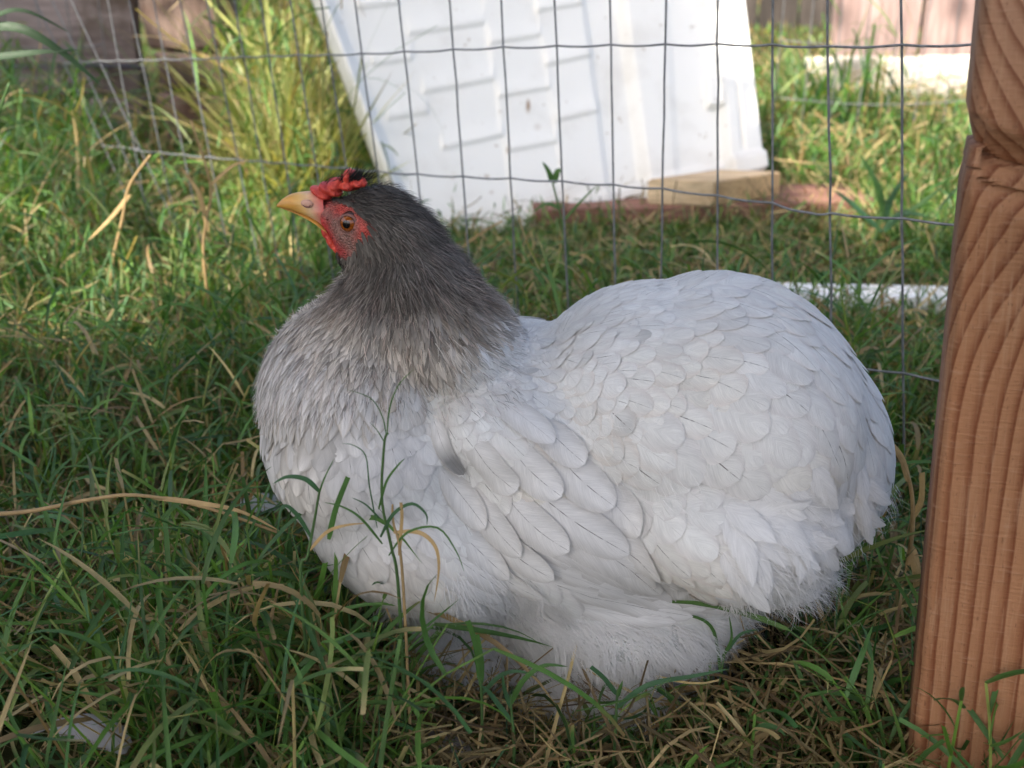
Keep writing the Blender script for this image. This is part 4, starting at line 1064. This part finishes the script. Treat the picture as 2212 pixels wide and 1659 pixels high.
# seen singly: sprigs and dry stalks before the hen
def smooth_path(pts, n=18):
    P = [Vector(p) for p in pts]; out = []
    for k in range(n+1):
        t = k/n*(len(P)-1); i = min(int(t), len(P)-2); f = t-i
        p0 = P[max(i-1, 0)]; p1 = P[i]; p2 = P[i+1]; p3 = P[min(i+2, len(P)-1)]
        out.append(.5*((2*p1)+(-p0+p2)*f+(2*p0-5*p1+4*p2-p3)*f*f+(-p0+3*p1-3*p2+p3)*f**3))
    return out
def ribbon(name, pts, wd_, col, mat, parent, blunt=False, n=16, tipcol=None, face=(0, -1, .5)):
    wd = wd_*(.52 if pts[0].y < .45 else .9); P = smooth_path(pts, n); V = []; T = []; U = []; F = []; fv = Vector(face).normalized()
    for i, p in enumerate(P):
        t = (P[min(i+1, n)]-P[max(i-1, 0)]).normalized(); b = t.cross(fv).normalized(); nn = b.cross(t); s = i/n
        w_ = wd*.5*(.55+.45*min(1, s*6))*((1-.2*s) if blunt else max(.04, (1-s**2.2)**.8))
        for j, c in enumerate((-1, 0, 1)):
            V.append(tuple(p+b*w_*c+nn*(w_*.3 if c == 0 else 0))); cc = col if not tipcol or s < .8 else tipcol
            T.append((*cc, 1)); U.append((j/2+random.randrange(1)*0, s*2))
    for i in range(n):
        for j in range(2): a = i*3+j; F.append((a, a+1, a+4, a+3))
    me = mesh_np(name, np.array(V), np.array(F), True, {'tint': np.array(T)}, np.array(U)); o = link(name, me, mat); keep(o, parent); return o
GR = (.075, .17, .045); GB = (.055, .135, .06); ST = (.44, .30, .14)
def sprig(label, D, stem, leaves, wd=.0017, dry=False, base_z=True):
    b = atD(*stem[0], D); root = empty('dry_grass_stalk' if dry else 'grass_sprig', (b.x, b.y, 0)); tag(root, label, 'grass sprig' if not dry else 'dry stalk')
    pts = [Vector((b.x, b.y+.004, -.004))]+[atD(x, y, D) for x, y in stem] if b.z > .006 and base_z else [atD(x, y, D) for x, y in stem]
    c = ST if dry else (.10, .19, .06)
    P = smooth_path(pts, 22); r0 = wd/2; o = tube('stem', P, [r0*(1-.45*i/22) for i in range(23)], MS if dry else MG, sides=6); 
    a = o.data.attributes.new('tint', 'FLOAT_COLOR', 'POINT'); a.data.foreach_set('color', [q for _ in o.data.vertices for q in (*c, 1)]); o.data.uv_layers.new(name='UVMap'); keep(o, root)
    for lf in leaves:
        px, w2, kind = lf; dd = D
        cc = {'g': GR, 'b': GB, 's': ST, 'd': (.025, .065, .02)}[kind[0]]
        ribbon('leaf', [atD(x, y, dd-.0012*i) for i, (x, y) in enumerate(px)], w2, cc, MS if kind[0] == 's' else MG, root, blunt='c' in kind, tipcol=ST if 't' in kind else None)
sprig('tall thin green grass sprig rising before the middle of the hen\'s breast', .395, [(862, 1290), (845, 1180), (825, 1080), (830, 960), (838, 935)],
      [([(836, 940), (842, 880), (862, 830), (896, 796)], .0013, 'g'), ([(835, 945), (826, 900), (800, 860), (745, 840)], .0010, 'g'), ([(833, 960), (815, 930), (798, 912)], .0009, 'g'),
       ([(818, 1100), (835, 1040), (860, 1005), (875, 990)], .0022, 'g'), ([(815, 1140), (798, 1050), (790, 985), (764, 962), (738, 958)], .0012, 'b'), ([(820, 1120), (790, 1090), (760, 1075)], .0016, 'b'),
       ([(822, 1160), (850, 1110), (890, 1088), (920, 1110), (922, 1135)], .0030, 'b'), ([(826, 1175), (780, 1120), (740, 1095), (700, 1085)], .0022, 'g'), ([(840, 1200), (880, 1150), (945, 1140), (985, 1190), (1003, 1236)], .0020, 'g')])
sprig('broad bladed grass sprig bending left before the lower breast', .40, [(650, 1270), (665, 1200), (680, 1120), (690, 1060)],
      [([(690, 1062), (660, 1035), (620, 1030), (590, 1045)], .0042, 'b'), ([(688, 1070), (700, 1035), (722, 990)], .0016, 'g'), ([(672, 1160), (640, 1110), (610, 1095), (598, 1160)], .0036, 'b'), ([(668, 1190), (705, 1150), (745, 1135), (792, 1130)], .0030, 'st'), ([(710, 1165), (725, 1100), (752, 1030)], .0050, 'gc')])
sprig('wide blunt grass blade standing upright before the hen\'s white thigh', .40, [(1040, 1500), (1035, 1460), (1035, 1420)],
      [([(1036, 1470), (1032, 1420), (1024, 1380), (1010, 1340)], .0052, 'gc'), ([(1038, 1480), (1040, 1430), (1030, 1370)], .0050, 'gc'), ([(1040, 1500), (1080, 1460), (1120, 1450), (1160, 1462)], .0040, 'b')])
sprig('grass sprig with arched blade before the hen\'s stained belly down', .395, [(1110, 1600), (1105, 1540), (1102, 1500)],
      [([(1104, 1520), (1130, 1470), (1175, 1438), (1226, 1440)], .0050, 'g'), ([(1104, 1530), (1090, 1490), (1085, 1450)], .0040, 'b'), ([(1105, 1560), (1060, 1500), (1040, 1480)], .0046, 'b')])
sprig('forked grass sprig right of the stained belly down', .405, [(1330, 1570), (1332, 1520), (1334, 1490)],
      [([(1332, 1500), (1305, 1465), (1276, 1440)], .0044, 'bc'), ([(1334, 1505), (1345, 1470)], .0036, 'g'), ([(1330, 1530), (1400, 1480), (1500, 1460), (1575, 1445)], .0050, 'b')])
sprig('tall upright grass sprig behind the hen\'s white thigh', .44, [(1545, 1560), (1555, 1470), (1568, 1400)],
      [([(1560, 1420), (1580, 1380), (1575, 1330)], .0030, 'g'), ([(1556, 1450), (1540, 1360), (1490, 1330), (1430, 1336)], .0034, 'g'), ([(1568, 1410), (1600, 1370), (1640, 1360)], .0034, 'b')])
sprig('long dry tan stalk arching across the grass at left', .46, [(-60, 1112), (60, 1105), (200, 1078), (300, 1070), (440, 1095), (600, 1150)], [([(330, 1075), (420, 1085), (520, 1105), (606, 1148)], .0028, 's')], .0024, dry=True, base_z=False)
sprig('dry torn stalk standing between the hen\'s tail and the post', .50, [(1960, 1230), (1972, 1120), (1962, 1030), (1925, 965)], [([(1962, 1040), (1945, 985), (1905, 940)], .0040, 'sc'), ([(1970, 1120), (1990, 1080), (1992, 1020)], .0040, 'sc'), ([(1968, 1180), (1980, 1240), (1975, 1300)], .0060, 's')], .0028, dry=True, base_z=False)
sprig('dry curled straw leaf drooping before the wing', .395, [(870, 1250), (850, 1130), (848, 1090)], [([(850, 1150), (905, 1150), (940, 1180), (948, 1230), (938, 1300)], .0036, 's'), ([(862, 1200), (868, 1120), (866, 1085)], .0030, 'sc')], .0016, dry=True)
sprig('upright leafy weed stem behind the wires left of the white panel foot', 1.0, [(1232, 610), (1222, 520), (1205, 440), (1190, 380)], [([(1192, 390), (1185, 370), (1172, 350)], .0060, 'g'), ([(1196, 395), (1205, 370), (1215, 372)], .007, 'g'), ([(1210, 450), (1180, 440), (1150, 460)], .004, 'g'), ([(1215, 480), (1250, 440), (1290, 400)], .003, 'g')], .003)
sprig('dark green arching blades at the upper left corner', .92, [(-40, 420), (-20, 300), (20, 180)], [([(-60, 60), (40, 60), (130, 110), (220, 185)], .009, 'd'), ([(-60, 130), (30, 118), (90, 112), (170, 108)], .007, 'd'), ([(-60, 80), (0, 30), (60, 25), (150, 70)], .005, 'd')], .004)
sprig('stout green tuft behind the wires near the post', 1.25, [(1880, 560), (1900, 480), (1915, 430)], [([(1910, 470), (1895, 400), (1855, 330)], .010, 'g'), ([(1910, 480), (1930, 420), (1965, 370)], .009, 'b'), ([(1905, 500), (1840, 440), (1800, 410)], .008, 'b'), ([(1915, 490), (1990, 440), (2040, 400)], .008, 'g'), ([(1910, 500), (1950, 460), (2010, 470)], .009, 'b')], .005)
sprig('bent dry stalk above the hen\'s beak behind the grass', 1.05, [(240, 600), (265, 470), (280, 400), (325, 335)], [([(280, 420), (240, 470), (190, 520)], .005, 's')], .0042, dry=True)
sprig('forked dry stalk left of the hen\'s beak', 1.02, [(440, 560), (445, 480), (455, 400), (412, 260)], [([(450, 500), (430, 420), (390, 360)], .006, 's'), ([(455, 400), (500, 360), (540, 345)], .004, 's')], .004, dry=True)

# fallen feathers
def fallen(label, px, py, L, Wd, rz, tint, z=.022, bend=.6):
    V = []; T = []; E = []; U = []; F = []; c = atZ(px, py, z); n = 14
    for i in range(n+1):
        s = i/n; a = rz+bend*(s-.5); wd = Wd*fprof(s) if s > .15 else Wd*.25*(s+.2)
        if i == 0: p = Vector((0, 0, 0))
        else: p = p+Vector((math.cos(a), math.sin(a), .25*math.cos(s*3)))*(L/n)
        b = Vector((-math.sin(a), math.cos(a), .15))
        for q in (-1, -.5, 0, .5, 1):
            V.append(tuple(p+b*wd*q+Vector((0, 0, -.3*wd*q*q)))); k = .8+.2*s; T.append((*[x*k for x in tint], .7)); E.append((*[x*k*.95 for x in tint], 1.6 if s < .5 else .8)); U.append((3.5+q*.4995, s*L/.03*.6))
    for i in range(n):
        for j in range(4): k = i*5+j; F.append((k, k+1, k+6, k+5))
    o = link('fallen_feather', mesh_np('fallen_feather', np.array(V), np.array(F), True, {'tint': np.array(T), 'edge': np.array(E)}, np.array(U)), M_FEATHER)
    o.location = c; tag(o, label, 'feather', 'loose feathers lying in the grass'); return o
fallen('grey white loose feather lying in the bottom left corner', 62, 1590, .052, .0075, R(-10), (.44, .42, .42), .042, -1.5)
fallen('pale bluish loose feather in the grass at the foot of the hen\'s breast', 500, 1085, .034, .010, R(8), (.62, .64, .66), .030, .5)
fallen('grey loose feather half hidden in grass below the hen\'s thigh', 905, 1560, .034, .0055, R(-40), (.36, .33, .31), .018, .5)

# ------------------------------------------------------------------ unseen tree added behind the viewer to shade the hen
def added_shade_tree():
    root = empty('added_shade_tree', (-2.6, -2.2, 0)); tag(root, 'unseen leafy tree added behind the viewer to shade the hen', 'tree')
    d = np.array(SUN_D); n = 120000; 
    Z = RNG.uniform(1.9, 3.3, n); gx = RNG.uniform(-2.2, 2.2, n); gy = RNG.uniform(-1.0, 3.2, n)
    # crown shaped by the shadow wanted: shade on the near lawn, thin gaps beyond it, open to the right rear
    zt = .10
    shade = np.clip((1.10-gy-.06*np.sin(gx*9)-.22*(gx < -.17))/.12, 0, 1)
    qq_ = gx/np.maximum(gy, .2); pan = ((gx > -.21) & (gx < .34) & (gy > .95) & (gy < 2.05)); wall_ = (qq_ < -.285) & (gy > 1.75)
    shade = np.maximum(shade, pan*1.); shade = np.maximum(shade, wall_*1.)
    cl = clumpn(gx, gy, 13.); dap = (cl > .52)*.5
    open_ = (gx > .34) & (gy > 1.30) | ((gx < -.21) & (qq_ > -.30) & (gy > 1.3))
    pr = np.maximum(shade, np.where(open_, (cl > .86)*.5, dap))
    km = RNG.random(n) < pr*np.where(shade > .9, 1, .7)
    ex = RNG.integers(0, n, 26000); ep = RNG.integers(0, n, 60000); ep = ep[pan[ep]]; ex = ex[(gy[ex] < .85) & (np.abs(gx[ex]) < .9)]
    gx0, gy0, Z0 = gx[ep]*.94, gy[ep]*.97+.04, Z[ep]+RNG.normal(0, .15, len(ep)); gx = np.concatenate([gx[km], gx0, np.concatenate([gx[ex]*.6]*3)+RNG.normal(0, .05, len(ex)*3)]); gy = np.concatenate([gy[km], gy0, np.tile(gy[ex]*.7+.15, 3)+RNG.normal(0, .05, len(ex)*3)]); Z = np.concatenate([Z[km], Z0, np.tile(Z[ex], 3)+RNG.normal(0, .1, len(ex)*3)]); km = np.ones(len(Z), bool); gx, gy, Z = gx[km], gy[km], Z[km]; n = len(Z)
    k = (Z-zt)/(-d[2]); P = np.stack([gx-d[0]*k, gy-d[1]*k, Z], -1)
    a = RNG.random(n)*6.283; e = RNG.normal(0, .5, n); L = RNG.uniform(.05, .085, n); Wd = L*.5
    t = np.stack([np.cos(a)*np.cos(e), np.sin(a)*np.cos(e), np.sin(e)], -1); b = np.stack([-np.sin(a), np.cos(a), RNG.normal(0, .4, n)], -1)
    V = np.stack([P, P+t*(L*.5)[:, None]+b*(Wd*.5)[:, None], P+t*L[:, None], P+t*(L*.5)[:, None]-b*(Wd*.5)[:, None]], 1)
    F = np.arange(n*4).reshape(n, 4); T = np.repeat(np.concatenate([greens(n)*.9, np.ones((n, 1))], 1)[:, None], 4, 1)
    uv = np.tile(np.array([(.5, 0), (0, .5), (.5, 1), (1, .5)]), (n, 1))
    o = keep(link('leaves', mesh_np('leaves', V.reshape(-1, 3), F, False, {'tint': T.reshape(-1, 4)}, uv), MG), root); o['kind'] = 'stuff'
    c = P.mean(0); foot = Vector((-2.6, -2.2, 0))
    keep(tube('trunk', smooth_path([foot, foot+Vector((.05, .05, 1.0)), foot+Vector((.3, .25, 1.9)), foot+Vector((.6, .5, 2.6))], 12), [.13-.006*i for i in range(13)], M_BARK, sides=12), root)
    for q in range(12):
        tgt = Vector(P[RNG.integers(n)]); s = foot+Vector((.3, .25, 1.75))
        keep(tube('branch', smooth_path([s, s.lerp(tgt, .5)+Vector((0, 0, .12)), tgt], 10), [.035-.003*i for i in range(11)], M_BARK, sides=7), root)
    print('tree leaves', n)
added_shade_tree()
